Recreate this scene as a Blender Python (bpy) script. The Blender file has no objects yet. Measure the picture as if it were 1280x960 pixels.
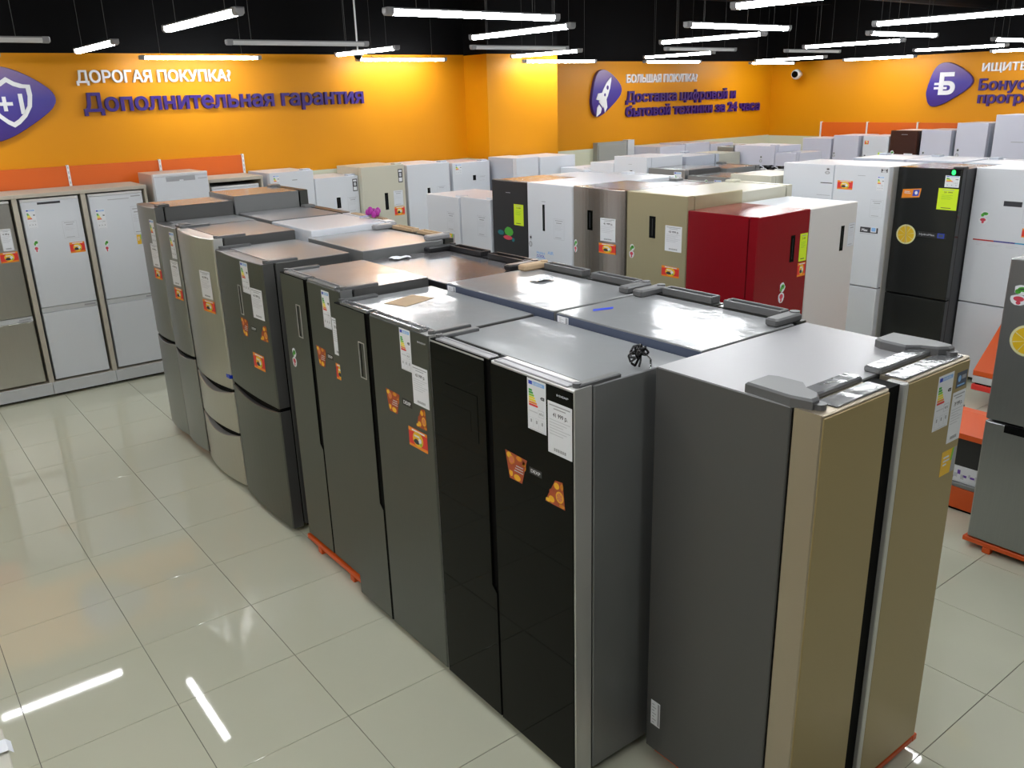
import bpy, bmesh, math, random
from mathutils import Vector, Matrix, geometry as geo
random.seed(7)
PI = math.pi
SC = bpy.context.scene
COL = SC.collection

# ------------------------------------------------------------------ camera
F_PX, YAW, PITCH, ROLL = 1068.738, 0.649604, 0.325508, -0.028995
CAM = Vector((-1.354758, -3.122989, 2.732578))
cy, sy, cp, sp = math.cos(YAW), math.sin(YAW), math.cos(PITCH), math.sin(PITCH)
fwd = Vector((sy*cp, cy*cp, -sp)); rgt = Vector((cy, -sy, 0)); upv = rgt.cross(fwd)
r2 = math.cos(ROLL)*rgt + math.sin(ROLL)*upv
u2 = -math.sin(ROLL)*rgt + math.cos(ROLL)*upv
cd = bpy.data.cameras.new('camera'); cam = bpy.data.objects.new('camera', cd); COL.objects.link(cam)
mw = Matrix.Identity(4)
for i in range(3):
    mw[i][0] = r2[i]; mw[i][1] = u2[i]; mw[i][2] = -fwd[i]; mw[i][3] = CAM[i]
cam.matrix_world = mw
cd.sensor_width = 36; cd.lens = 36*F_PX/1280; cd.clip_start = .05; cd.clip_end = 100
SC.camera = cam

# ------------------------------------------------------------------ world / exposure
w = bpy.data.worlds.new('world'); SC.world = w; w.use_nodes = True
w.node_tree.nodes['Background'].inputs[0].default_value = (.8, .85, .9, 1)
w.node_tree.nodes['Background'].inputs[1].default_value = .02
SC.view_settings.view_transform = 'Standard'; SC.view_settings.look = 'None'
SC.view_settings.gamma = 1; SC.view_settings.use_curve_mapping = False
SC.view_settings.exposure = 0.72
LAMP_STRENGTH = 34.0

# ------------------------------------------------------------------ materials
MATS = {}
def mat(name, col, rough=.5, metal=0, spec=.5, emit=0, coat=0, noise=None, bump=None, aniso=0):
    """noise=(scale, amount, stretch xyz)  bump=(scale, strength, stretch)"""
    m = bpy.data.materials.new(name); m.use_nodes = True; nt = m.node_tree
    b = nt.nodes['Principled BSDF']
    b.inputs['Base Color'].default_value = (*col, 1); b.inputs['Roughness'].default_value = rough
    b.inputs['Metallic'].default_value = metal; b.inputs['Specular IOR Level'].default_value = spec
    b.inputs['Coat Weight'].default_value = coat; b.inputs['Coat Roughness'].default_value = .08
    if emit:
        b.inputs['Emission Color'].default_value = (*col, 1); b.inputs['Emission Strength'].default_value = emit
    if noise or bump:
        tc = nt.nodes.new('ShaderNodeTexCoord')
    if noise:
        mp = nt.nodes.new('ShaderNodeMapping'); mp.inputs['Scale'].default_value = noise[2]
        n = nt.nodes.new('ShaderNodeTexNoise'); n.inputs['Scale'].default_value = noise[0]; n.inputs['Detail'].default_value = 3
        mx = nt.nodes.new('ShaderNodeMix'); mx.data_type = 'RGBA'
        a = noise[1]
        mx.inputs['A'].default_value = (*[c*(1-a) for c in col], 1); mx.inputs['B'].default_value = (*[min(1, c*(1+a)) for c in col], 1)
        nt.links.new(tc.outputs['Object'], mp.inputs[0]); nt.links.new(mp.outputs[0], n.inputs['Vector'])
        nt.links.new(n.outputs[0], mx.inputs['Factor']); nt.links.new(mx.outputs['Result'], b.inputs['Base Color'])
    if bump:
        mp = nt.nodes.new('ShaderNodeMapping'); mp.inputs['Scale'].default_value = bump[2]
        n = nt.nodes.new('ShaderNodeTexNoise'); n.inputs['Scale'].default_value = bump[0]; n.inputs['Detail'].default_value = 2
        bp = nt.nodes.new('ShaderNodeBump'); bp.inputs['Strength'].default_value = bump[1]; bp.inputs['Distance'].default_value = .01
        nt.links.new(tc.outputs['Object'], mp.inputs[0]); nt.links.new(mp.outputs[0], n.inputs['Vector'])
        nt.links.new(n.outputs[0], bp.inputs['Height']); nt.links.new(bp.outputs[0], b.inputs['Normal'])
    MATS[name] = m
    return m
O3 = (1, 1, 1); BR = (60, 60, 1.2)
M = MATS
mat('tile', (.60, .605, .47), .035, spec=.5, noise=(1.2, .04, O3))
mat('grout', (.16, .16, .135), .8)
mat('orange_wall', (.72, .285, .003), .42, spec=.25, noise=(.7, .05, O3))
mat('cream_wall', (.66, .68, .52), .6, spec=.3)
mat('grey_wall', (.22, .22, .21), .8)
mat('black_paint', (.004, .004, .0045), .75, spec=.2)
mat('black_wall', (.0035, .0035, .004), .8, spec=.1)
mat('ceiling', (.020, .014, .014), .9, spec=.1, noise=(.6, .35, O3))
mat('orange_panel', (.72, .125, .005), .4)
mat('white_plastic', (.78, .79, .80), .4)
mat('purple', (.06, .018, .26), .35)
mat('letter_white', (.82, .82, .84), .4)
mat('letter_purple', (.032, .007, .17), .35)
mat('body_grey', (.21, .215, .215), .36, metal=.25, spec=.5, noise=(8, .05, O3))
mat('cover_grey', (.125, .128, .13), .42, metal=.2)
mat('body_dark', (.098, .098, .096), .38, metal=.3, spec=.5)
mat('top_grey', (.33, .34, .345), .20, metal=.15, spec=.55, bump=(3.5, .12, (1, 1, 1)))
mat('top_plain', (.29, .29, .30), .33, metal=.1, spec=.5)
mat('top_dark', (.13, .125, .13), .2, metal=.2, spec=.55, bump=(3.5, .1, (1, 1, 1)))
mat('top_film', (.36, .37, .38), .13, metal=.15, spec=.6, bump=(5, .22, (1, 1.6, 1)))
mat('dark_inox', (.135, .142, .134), .34, metal=.92, noise=(3, .06, BR), bump=(6, .03, BR))
mat('inox', (.56, .545, .51), .30, metal=.95, noise=(3, .07, BR), bump=(6, .03, BR))
mat('bronze_inox', (.52, .46, .41), .24, metal=.95, noise=(3, .08, BR), bump=(6, .03, BR))
mat('grey_inox', (.33, .34, .34), .36, metal=.85, noise=(3, .06, BR), bump=(6, .03, BR))
mat('black_glass', (.002, .0025, .002), .035, spec=.12)
mat('black_film', (.016, .017, .017), .16, spec=.5)
mat('black_matt', (.018, .018, .02), .32, spec=.5)
mat('gold_glass', (.36, .275, .12), .30, metal=.30, spec=.5)
mat('gold_edge', (.42, .36, .27), .33, metal=.7)
mat('gold_paint', (.47, .42, .26), .33, metal=.45, noise=(3, .04, BR))
mat('silver', (.56, .56, .54), .35, metal=.45)
mat('silver_wrap', (.20, .205, .21), .16, metal=.4, spec=.6, bump=(14, .35, (1, 1, 1)))
mat('red', (.235, .005, .011), .22, spec=.5, noise=(3, .05, BR))
mat('white_fridge', (.71, .74, .79), .28, spec=.5)
mat('white_warm', (.68, .66, .64), .32, spec=.5)
mat('lavender', (.62, .63, .73), .3, spec=.5)
mat('cream_fridge', (.60, .585, .48), .3, spec=.5)
mat('brown_fridge', (.055, .018, .012), .25, spec=.5)
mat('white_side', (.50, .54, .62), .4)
mat('gasket', (.003, .003, .003), .7, spec=.08)
mat('chrome', (.7, .7, .7), .12, metal=1)
mat('cabinet', (.50, .46, .38), .5, noise=(4, .06, O3))
mat('cabinet_in', (.03, .025, .02), .8)
mat('plinth_white', (.60, .62, .64), .35)
mat('pallet_orange', (.72, .10, .01), .4)
mat('paper', (.80, .82, .86), .55)
mat('ink', (.04, .04, .05), .6); mat('ink_grey', (.38, .39, .42), .6); mat('ink_light', (.58, .60, .64), .6)
mat('label_blue', (.02, .06, .55), .5); mat('label_sky', (.25, .5, .85), .5)
mat('e_green', (.03, .35, .04), .5); mat('e_lime', (.25, .6, .03), .5); mat('e_yellow', (.9, .75, .02), .5)
mat('e_orange', (.85, .3, .02), .5); mat('e_red', (.75, .03, .02), .5)
mat('tag_lime', (.66, .88, .015), .5); mat('tag_orange', (.90, .28, .01), .5); mat('tag_red', (.80, .04, .03), .5)
mat('tag_yellow', (.9, .55, .03), .5)
mat('fruit_a', (.75, .25, .01), .5, noise=(30, .5, O3)); mat('fruit_b', (.42, .07, .02), .5, noise=(25, .5, O3)); mat('fruit_c', (.9, .48, .02), .5)
mat('fruit_d', (.7, .2, .1), .5)
mat('leaf', (.08, .42, .04), .5); mat('radish', (.65, .06, .10), .5); mat('teal', (.01, .18, .20), .5); mat('lemon', (.78, .50, .01), .5)
mat('lemon_rind', (.75, .72, .40), .5)
mat('wire', (.05, .05, .05), .6)
mat('lamp_body', (.30, .30, .31), .45)
mat('diffuser_off', (.75, .75, .75), .5)
mat('tape_blue', (.01, .05, .62), .4)
mat('film_violet', (.45, .46, .62), .3)
mat('magenta', (.38, .02, .30), .45); mat('violet', (.16, .07, .42), .5)
mat('back_blue', (.075, .095, .15), .45, metal=.2)
mat('led_green', (.02, .8, .12), .4, emit=1.5)
mat('carton', (.5, .36, .22), .7)
mat('rain_red', (.5, .03, .03), .4); mat('rain_blue', (.05, .05, .30), .4); mat('rain_cyan', (.05, .35, .6), .4); mat('rain_green', (.2, .5, .05), .4)
mat('lamp_glow', (.965, .985, 1), .4, emit=LAMP_STRENGTH)
mat('cabinet_grey', (.34, .35, .32), .5)
mat('ivory', (.55, .53, .45), .5)
def emblem_mat():
    m = bpy.data.materials.new('emblem'); m.use_nodes = True; nt = m.node_tree; b = nt.nodes['Principled BSDF']
    tc = nt.nodes.new('ShaderNodeTexCoord'); sx = nt.nodes.new('ShaderNodeSeparateXYZ'); rp = nt.nodes.new('ShaderNodeValToRGB')
    nt.links.new(tc.outputs['Generated'], sx.inputs[0]); nt.links.new(sx.outputs[2], rp.inputs[0]); nt.links.new(rp.outputs[0], b.inputs[0])
    e = rp.color_ramp.elements; e[0].color = (.038, .010, .17, 1); e[1].color = (.19, .11, .26, 1)
    x = rp.color_ramp.elements.new(.55); x.color = (.04, .022, .30, 1)
    b.inputs['Roughness'].default_value = .3; MATS['emblem'] = m
emblem_mat()

# ------------------------------------------------------------------ mesh helpers
class MB:
    def __init__(s): s.v = []; s.f = []; s.m = []; s.mats = []
    def mi(s, name):
        if name not in s.mats: s.mats.append(name)
        return s.mats.index(name)
    def add(s, vs, fs, m):
        o = len(s.v); k = s.mi(m); s.v += [tuple(v) for v in vs]
        for f in fs: s.f.append([o+i for i in f]); s.m.append(k)
    def box(s, x0, x1, y0, y1, z0, z1, m, top=None):
        vs = [(x0,y0,z0),(x1,y0,z0),(x1,y1,z0),(x0,y1,z0),(x0,y0,z1),(x1,y0,z1),(x1,y1,z1),(x0,y1,z1)]
        s.add(vs, [(0,3,2,1),(0,1,5,4),(1,2,6,5),(2,3,7,6),(3,0,4,7)], m)
        s.add(vs[4:], [(0,1,2,3)], top or m)
    def cbox(s, x0, x1, y0, y1, z0, z1, m, c=.004, top=None):
        """box with chamfered vertical and top edges"""
        c = min(c, (x1-x0)/3, (y1-y0)/3, (z1-z0)/3)
        def ring(i, z): 
            a = i
            return [(x0+a+c*(1-0),y0+a,z),(x1-a-c,y0+a,z),(x1-a,y0+a+c,z),(x1-a,y1-a-c,z),(x1-a-c,y1-a,z),(x0+a+c,y1-a,z),(x0+a,y1-a-c,z),(x0+a,y0+a+c,z)]
        vs = ring(c, z0) + ring(0, z0+c) + ring(0, z1-c) + ring(c, z1)
        fs = []
        for r in range(3):
            for k in range(8): fs.append((r*8+k, r*8+(k+1) % 8, (r+1)*8+(k+1) % 8, (r+1)*8+k))
        s.add(vs, fs + [tuple(range(7, -1, -1))], m)
        s.add(vs[24:], [tuple(range(8))], top or m)
    def prism(s, pts, y0, y1, m, c=.003, side=None):
        """polygon (x,z) counter-clockwise seen from -Y, extruded y0(front)..y1, chamfered front"""
        n = len(pts); area = sum(pts[i][0]*pts[(i+1) % n][1]-pts[(i+1) % n][0]*pts[i][1] for i in range(n))
        if area < 0: pts = pts[::-1]
        ins = []
        for i in range(n):
            p, q, r = Vector(pts[i-1]), Vector(pts[i]), Vector(pts[(i+1) % n])
            a = (q-p).normalized(); b = (r-q).normalized(); na = Vector((-a.y, a.x)); nb = Vector((-b.y, b.x))
            d = (na+nb); d = d/max(.3, d.length_squared)*2
            ins.append((q.x+d.x*c, q.y+d.y*c))
        vs = [(x, y0, z) for x, z in ins] + [(x, y0+c, z) for x, z in pts] + [(x, y1, z) for x, z in pts]
        s.add(vs[:n], [tuple(range(n))], m)
        fs = []
        for k in range(n):
            j = (k+1) % n
            fs += [(k, n+k, n+j, j), (n+k, 2*n+k, 2*n+j, n+j)]
        s.add(vs, fs + [tuple(range(3*n-1, 2*n-1, -1))], side or m)
    def tube(s, p, q, r, m, n=8, cap=True):
        p, q = Vector(p), Vector(q); d = (q-p).normalized()
        a = d.orthogonal().normalized(); b = d.cross(a)
        vs = [];
        for c in (p, q):
            for k in range(n): t = 2*PI*k/n; vs.append(c + a*math.cos(t)*r + b*math.sin(t)*r)
        fs = [(k, (k+1) % n, n+(k+1) % n, n+k) for k in range(n)]
        if cap: fs += [tuple(range(n-1, -1, -1)), tuple(range(n, 2*n))]
        s.add(vs, fs, m)
    def path(s, pts, r, m, n=6):
        for a, b in zip(pts, pts[1:]): s.tube(a, b, r, m, n)
    def ball(s, c, r, m, n=10, k=6, sz=1, z0=-1):
        vs = []; fs = []
        for j in range(k+1):
            ph = -PI/2 + PI*j/k
            for i in range(n):
                t = 2*PI*i/n
                vs.append((c[0]+r*math.cos(ph)*math.cos(t), c[1]+r*math.cos(ph)*math.sin(t), c[2]+max(z0, math.sin(ph))*r*sz))
        for j in range(k):
            for i in range(n): fs.append((j*n+i, j*n+(i+1) % n, (j+1)*n+(i+1) % n, (j+1)*n+i))
        s.add(vs, fs, m)
    # flat print on the plane y = -layer
    def q(s, x0, x1, z0, z1, m, l=1): s.pf([(x0, z0), (x1, z0), (x1, z1), (x0, z1)], m, l)
    def pf(s, pts, m, l=1):
        y = -.0004*l - .0004
        s.add([(x, y, z) for x, z in pts], [tuple(range(len(pts)))], m)
    def disc(s, cx, cz, rx, rz, m, l=1, n=20): s.pf([(cx+rx*math.cos(2*PI*k/n), cz+rz*math.sin(2*PI*k/n)) for k in range(n)], m, l)
    def slab(s, pts, m):  # thin sticker body
        n = len(pts)
        vs = [(x, -.0006, z) for x, z in pts] + [(x, 0, z) for x, z in pts]
        s.add(vs, [tuple(range(n))] + [(k, n+k, n+(k+1) % n, (k+1) % n) for k in range(n)], m)
    def mesh(s, name, smooth=False):
        me = bpy.data.meshes.new(name); me.from_pydata(s.v, [], s.f)
        for k in s.mats: me.materials.append(MATS[k])
        me.polygons.foreach_set('material_index', s.m)
        bm = bmesh.new(); bm.from_mesh(me); bmesh.ops.recalc_face_normals(bm, faces=bm.faces) if smooth is not None else None
        bm.to_mesh(me); bm.free()
        if smooth: me.polygons.foreach_set('use_smooth', [True]*len(me.polygons))
        me.update(); return me
    def build(s, name, parent=None, smooth=False, **kw):
        return put(name, s.mesh(name, smooth), parent, **kw)

def put(name, me, parent=None, loc=None, rot=None, scale=None, label=None, cat=None, group=None, kind=None):
    o = bpy.data.objects.new(name, me); COL.objects.link(o)
    if parent: o.parent = parent
    if loc: o.location = loc
    if rot: o.rotation_euler = rot
    if scale: o.scale = scale
    tag(o, label, cat, group, kind)
    return o
def tag(o, label=None, cat=None, group=None, kind=None):
    if label: o['label'] = label
    if cat: o['category'] = cat
    if group: o['group'] = group
    if kind: o['kind'] = kind
    return o
def thing(name, label, cat, loc=(0, 0, 0), rz=0, group=None):
    return put(name, None, None, loc, (0, 0, rz), None, label, cat, group)
def struct(name, mb): return mb.build(name, kind='structure')

GLYPH = {}
def glyph(s, bold=0.0, depth=0.0):
    """text as solid shapes; overlapping strokes of a letter are united.
       bold pushes the outlines outwards, depth makes a solid -depth..depth"""
    key = (s, bold, depth)
    if key in GLYPH: return GLYPH[key]
    cu = bpy.data.curves.new('t', 'FONT'); cu.body = s; cu.size = 1; cu.resolution_u = 3; cu.fill_mode = 'NONE'
    o = bpy.data.objects.new('t', cu); COL.objects.link(o)
    bpy.context.view_layer.update()
    me = bpy.data.meshes.new_from_object(o.evaluated_get(bpy.context.evaluated_depsgraph_get()))
    P = [v.co.to_2d() for v in me.vertices]; nxt = {}
    for e in me.edges: nxt.setdefault(e.vertices[0], []).append(e.vertices[1]); nxt.setdefault(e.vertices[1], []).append(e.vertices[0])
    bpy.data.objects.remove(o); bpy.data.curves.remove(cu); bpy.data.meshes.remove(me)
    seen = set(); loops = []
    for st in range(len(P)):
        if st in seen or st not in nxt: continue
        lp = [st]; seen.add(st); cur = st
        while True:
            c = [k for k in nxt[cur] if k not in seen]
            if not c: break
            cur = min(c) if cur == st else c[0]
            seen.add(cur); lp.append(cur)
        pts = []
        for k in lp:
            if not pts or (P[k]-pts[-1]).length > 1e-4: pts.append(P[k])
        if len(pts) > 2 and (pts[0]-pts[-1]).length < 1e-4: pts.pop()
        if len(pts) > 2: loops.append(pts)
    # union of all contours (non-zero winding) through a constrained triangulation
    pts = [p for L in loops for p in L]; ed = []; k0 = 0
    for L in loops: ed += [(k0+q, k0+(q+1) % len(L)) for q in range(len(L))]; k0 += len(L)
    cv, ce, cf, _, _, _ = geo.delaunay_2d_cdt(pts, ed, [], 1, 1e-5)
    def winding(p):
        wn = 0
        for L in loops:
            for i in range(len(L)):
                a, b = L[i-1], L[i]
                if (a.y > p.y) != (b.y > p.y):
                    if (b.x-a.x)*(p.y-a.y)/(b.y-a.y)+a.x > p.x: wn += 1 if b.y > a.y else -1
        return wn
    keep = []
    for t in cf:
        a, b, c = [cv[k] for k in t]
        ar = (b-a).cross(c-a)
        if abs(ar) < 1e-8 or winding((a+b+c)/3) == 0: continue
        keep.append(tuple(t) if ar > 0 else (t[0], t[2], t[1]))
    cnt = {}
    for t in keep:
        for i in range(3): cnt[(t[i], t[(i+1) % 3])] = 1
    bnd = [e for e in cnt if (e[1], e[0]) not in cnt]
    nrm = {}
    for p, q in bnd:
        d = (cv[q]-cv[p]).normalized(); n = Vector((d.y, -d.x))
        nrm.setdefault(p, []).append(n); nrm.setdefault(q, []).append(n)
    V2 = []
    for i, v in enumerate(cv):
        x, y = v.x, v.y
        if bold and i in nrm:
            t = sum(nrm[i], Vector((0, 0)))
            if t.length > .2: t.normalize(); k = bold/max(.6, t.dot(nrm[i][0])); x += t.x*k; y += t.y*k
        V2.append((x, y))
    vs = [(x, y, depth) for x, y in V2]; fs = keep
    if depth:
        n = len(V2); vs += [(x, y, -depth) for x, y in V2]
        fs = fs + [(q, p, n+p, n+q) for p, q in bnd]
    GLYPH[key] = (vs, fs); return GLYPH[key]
def bbox(vs): return min(v[0] for v in vs), max(v[0] for v in vs), min(v[1] for v in vs), max(v[1] for v in vs)
def text_flat(mb, s, x0, z0, wd, ht, m, l=2, bold=0):
    """flat text fitted in a box, baseline z0, cap height ht"""
    vs, fs = glyph(s, bold)
    a, b, c, d = bbox(vs); kx = wd/(b-a); kz = ht/.73
    y = -.0004*l - .0004
    mb.add([(x0+(v[0]-a)*kx, y, z0+v[1]*kz) for v in vs], fs, m)

def letters(s, x0, z0, wd, cap, depth, m, parent, bold=.012):
    """each letter its own part; local x along the sign, y towards the wall"""
    vs_all, _ = glyph(s, 0, 0); a, b, _, _ = bbox(vs_all); kx = wd/(b-a); kz = cap/.73
    for i, ch in enumerate(s):
        if ch == ' ': continue
        pv, _ = glyph(s[:i+1], 0, 0); g0, _ = glyph(ch, 0, 0); gv, gf = glyph(ch, bold, .5)
        off = bbox(pv)[1] - bbox(g0)[1]
        mb = MB(); mb.add([((v[0]+off-a)*kx+x0, -depth/2 - v[2]*depth, z0+v[1]*kz) for v in gv], gf, m)
        mb.build('letter', parent, smooth=None)

# ------------------------------------------------------------------ SETTING
XL, XR, YN, Y1, Y2 = -5.5, 13.0, -6.0, 6.75, 7.4
ZC = 4.6
mb = MB(); mb.box(XL-.2, XR+.2, YN-.2, Y2+.2, -.12, -.004, 'grout'); floor = struct('floor', mb)
# individual porcelain tiles 60 x 60 cm, joint lines at multiples of 0.6 m
tm = MB(); g = .0016; c = .0012
tm.add([(g+c,g+c,0),(.6-g-c,g+c,0),(.6-g-c,.6-g-c,0),(g+c,.6-g-c,0),(g,g,-c),(.6-g,g,-c),(.6-g,.6-g,-c),(g,.6-g,-c),(g,g,-.004),(.6-g,g,-.004),(.6-g,.6-g,-.004),(g,.6-g,-.004)],
       [(0,1,2,3),(4,5,1,0),(5,6,2,1),(6,7,3,2),(7,4,0,3),(8,9,5,4),(9,10,6,5),(10,11,7,6),(11,8,4,7)], 'tile')
tile_mesh = tm.mesh('tile')
cells = []
for i in range(-9, 22):
    for j in range(-10, 13):
        x, y = i*.6, j*.6
        if x < XL-.6 or x > XR or y > Y2: continue
        p = Vector((x+.3, y+.3, 0)) - CAM; dz = p.dot(fwd)
        vis = dz > .3 and abs(p.dot(r2)/dz) < .68 and abs(p.dot(u2)/dz) < .55
        hid = (.9 < x+.3 < 3.3 and -1.0 < y+.3) or (x > 4.3 and y > .6)
        cells.append((0 if vis and not hid else 1, p.length, x, y))
cells.sort()
for k, (v, d, x, y) in enumerate(cells[:285]): put('tile', tile_mesh, floor, (x, y, 0))
rest = MB()
for (v, d, x, y) in cells[285:]:
    rest.add([(a[0]+x, a[1]+y, a[2]) for a in tm.v], tm.f, 'tile')
rest.build('tile', floor, kind='stuff')

mb = MB(); mb.box(XL-.2, XR+.2, YN-.2, Y2+.2, ZC, ZC+.2, 'ceiling'); struct('ceiling', mb)
def wall(name, x0, x1, y0, y1, bands):
    mb = MB()
    for z0, z1, m in bands: mb.box(x0, x1, y0, y1, z0, z1, m)
    return struct(name, mb)
wall('wall_back_left', XL-.2, 5.5, Y1, Y1+.9, [(0, 1.94, 'cream_wall'), (1.94, 3.25, 'orange_wall'), (3.25, ZC, 'black_wall')])
wall('wall_back_pier', 5.5, 6.68, 6.24, Y1+.9, [(0, 1.94, 'cream_wall'), (1.94, 3.24, 'orange_wall'), (3.24, ZC, 'black_wall')])
wall('wall_back_right', 6.68, XR+.2, Y2, Y2+.2, [(0, 1.88, 'cream_wall'), (1.88, 3.20, 'orange_wall'), (3.20, ZC, 'black_wall')])
wall('wall_right', XR, XR+.2, YN, Y2, [(0, 1.87, 'cream_wall'), (1.87, 3.17, 'orange_wall'), (3.17, ZC, 'black_wall')])
wall('wall_left', XL-.2, XL, YN, Y1, [(0, 1.9, 'cream_wall'), (1.9, 3.2, 'orange_wall'), (3.2, ZC, 'black_wall')])
wall('wall_near', XL-.2, XR+.2, YN-.2, YN, [(0, 3.2, 'grey_wall'), (3.2, ZC, 'black_wall')])

# black ceiling services: beams, ducts, pipes
for k, y in enumerate((-3.6, -1.2, 1.9, 4.4, 6.5)):
    mb = MB(); mb.box(XL, XR, y-.14, y+.14, 4.12, ZC, 'black_paint'); mb.box(XL, XR, y-.22, y+.22, 4.08, 4.12, 'black_paint')
    mb.build('trim_%d' % (k+1), kind='structure')
for k, x in enumerate((-2.2, 2.2, 6.4, 10.6)):
    mb = MB(); mb.box(x-.1, x+.1, YN, Y2 if x > 6.7 else Y1, 4.2, ZC, 'black_paint')
    mb.build('trim_%d' % (k+6), kind='structure')
for k, (y, r, z) in enumerate(((.96, .09, 3.85), (3.62, .12, 3.9))):
    mb = MB(); mb.tube((XL, y, z), (XR, y, z), r, 'black_paint', 14)
    for x in range(-4, 13, 2): mb.tube((x, y, z), (x, y, ZC-.01), .012, 'black_paint', 5)
    mb.build('air_duct', smooth=None, label=['black round duct under the ceiling, nearer of the two', 'black round duct under the ceiling, farther of the two'][k], cat='duct', group='black ceiling ducts')

# ------------------------------------------------------------------ LAMPS
def lamp_meshes(lit):
    L = 1.2; b = MB()
    b.prism([(-.027, .0), (.027, .0), (.024, .009), (-.024, .009)], -L/2, L/2, 'lamp_body', c=.001)
    d = MB(); m = 'lamp_glow' if lit else 'diffuser_off'
    d.prism([(-.026, .0), (-.026, -.020), (-.016, -.030), (.016, -.030), (.026, -.020), (.026, .0)], -L/2+.02, L/2-.02, m, c=.001)
    e = MB()
    e.prism([(-.028, .010), (-.028, -.020), (-.017, -.032), (.017, -.032), (.028, -.020), (.028, .010)], -L/2-.03, -L/2+.02, 'lamp_body', c=.008)
    wr = MB(); wr.tube((0, 0, .009), (0, 0, ZC-3.215), .0022, 'wire', 5)
    return b.mesh('housing'), d.mesh('diffuser'), e.mesh('end_cap'), wr.mesh('wire')
LM = {True: lamp_meshes(True), False: lamp_meshes(False)}
def lamp(x, y, rz, label, lit=True, z=3.2):
    t = thing('tube_lamp', label, 'lamp', (x, y, z), rz, 'lit tube lamps' if lit else 'unlit tube lamps')
    h, d, e, wr = LM[lit]
    put('housing', h, t); put('diffuser', d, t, label='glowing white diffuser' if lit else None)
    put('end_cap', e, t); put('end_cap', e, t, rot=(0, 0, PI))
    put('suspension_wire', wr, t, (0, -.42, 0)); put('suspension_wire', wr, t, (0, .42, 0))
ALONG_Y = [ # x, y0, y1, z, label
 (.5, 1.6, 2.8, 3.2, 'lit tube lamp at the top left, pointing towards the word ПОКУПКА'),
 (.5, 4.05, 5.3, 3.2, 'small lit slanting tube lamp just above the first letters of the white heading, far left'),
 (3.0, 1.8, 3.0, 3.2, 'lit slanting tube lamp directly under the right end of the longest tube, top centre'),
 (3.1, 4.4, 5.6, 3.2, 'lit slanting tube lamp just above the white dome camera'),
 (3.0, -.85, .35, 3.2, 'lit slanting tube lamp cut by the top edge of the photo right of centre'),
 (5.4, 1.95, 3.15, 3.2, 'lit slanting tube lamp over the white heading of the middle sign'),
 (5.42, 4.4, 5.58, 3.19, 'lit slanting tube lamp over the bright patch of the orange pier'),
 (5.4, -.32, .88, 3.2, 'largest lit slanting tube lamp at the top right corner'),
 (8.0, 2.1, 3.3, 3.19, 'lit slanting tube lamp above and right of the wall camera'),
 (8.0, 4.75, 5.8, 3.2, 'short lit slanting tube lamp above the word ПОКУПКА of the middle sign'),
 (10.4, 4.6, 5.8, 3.15, 'lit slanting tube lamp just above the wall camera at the far corner'),
 (10.8, 2.28, 3.45, 3.18, 'lit slanting tube lamp above the emblem of the right sign'),
 (12.3, 4.3, 5.45, 3.15, 'lit slanting tube lamp against the orange right wall, left of the right emblem'),
 (12.0, 1.8, 2.95, 3.15, 'lit tube lamp at the right edge above the last white letters'),
]
for x, a, b, z, l in ALONG_Y: lamp(x, (a+b)/2, 0, l, True, z)
ALONG_X = [
 (1.25, 2.45, 1.33, 3.2, True, 'longest brightest lit tube lamp near the top centre of the photo'),
 (1.3, 2.5, 6.27, 3.2, True, 'lit level tube lamp right above the word ДОРОГАЯ'),
 (3.78, 4.95, 6.4, 3.19, True, 'lit level tube lamp right of the white dome camera'),
 (3.84, 5.04, 1.45, 3.2, True, 'lit level tube lamp near the top, right of centre, above two slanting ones'),
 (5.93, 7.05, 5.95, 3.15, True, 'lit tube lamp hanging lowest in front of the orange pier'),
 (6.5, 7.72, 1.6, 3.2, True, 'lit level tube lamp in the middle of the right third, under the big slanting tube'),
 (9.2, 10.4, 1.7, 3.19, True, 'lit level tube lamp cut by the right edge of the photo'),
 (8.45, 9.62, 6.3, 3.16, True, 'lit level tube lamp right above the heading of the middle sign'),
 (11.33, 12.45, 6.6, 3.15, True, 'lit level tube lamp in front of the far corner of the orange walls'),
 (1.3, 2.55, 3.95, 3.2, False, 'unlit grey tube lamp over the heading of the left sign'),
 (-1.2, 0.02, 3.95, 3.2, False, 'unlit grey tube lamp at the left edge under the ceiling'),
 (3.9, 5.0, 4.2, 3.2, False, 'unlit grey tube lamp behind the slanting one at the orange pier'),
 (6.5, 7.7, 4.1, 3.2, False, 'unlit grey tube lamp above the short slanting one, right of centre'),
 (8.9, 10.1, 4.2, 3.2, False, 'unlit grey tube lamp left of the far wall camera lamp'),
]
for a, b, y, z, lit, l in ALONG_X: lamp((a+b)/2, y, PI/2, l, lit, z)
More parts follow.
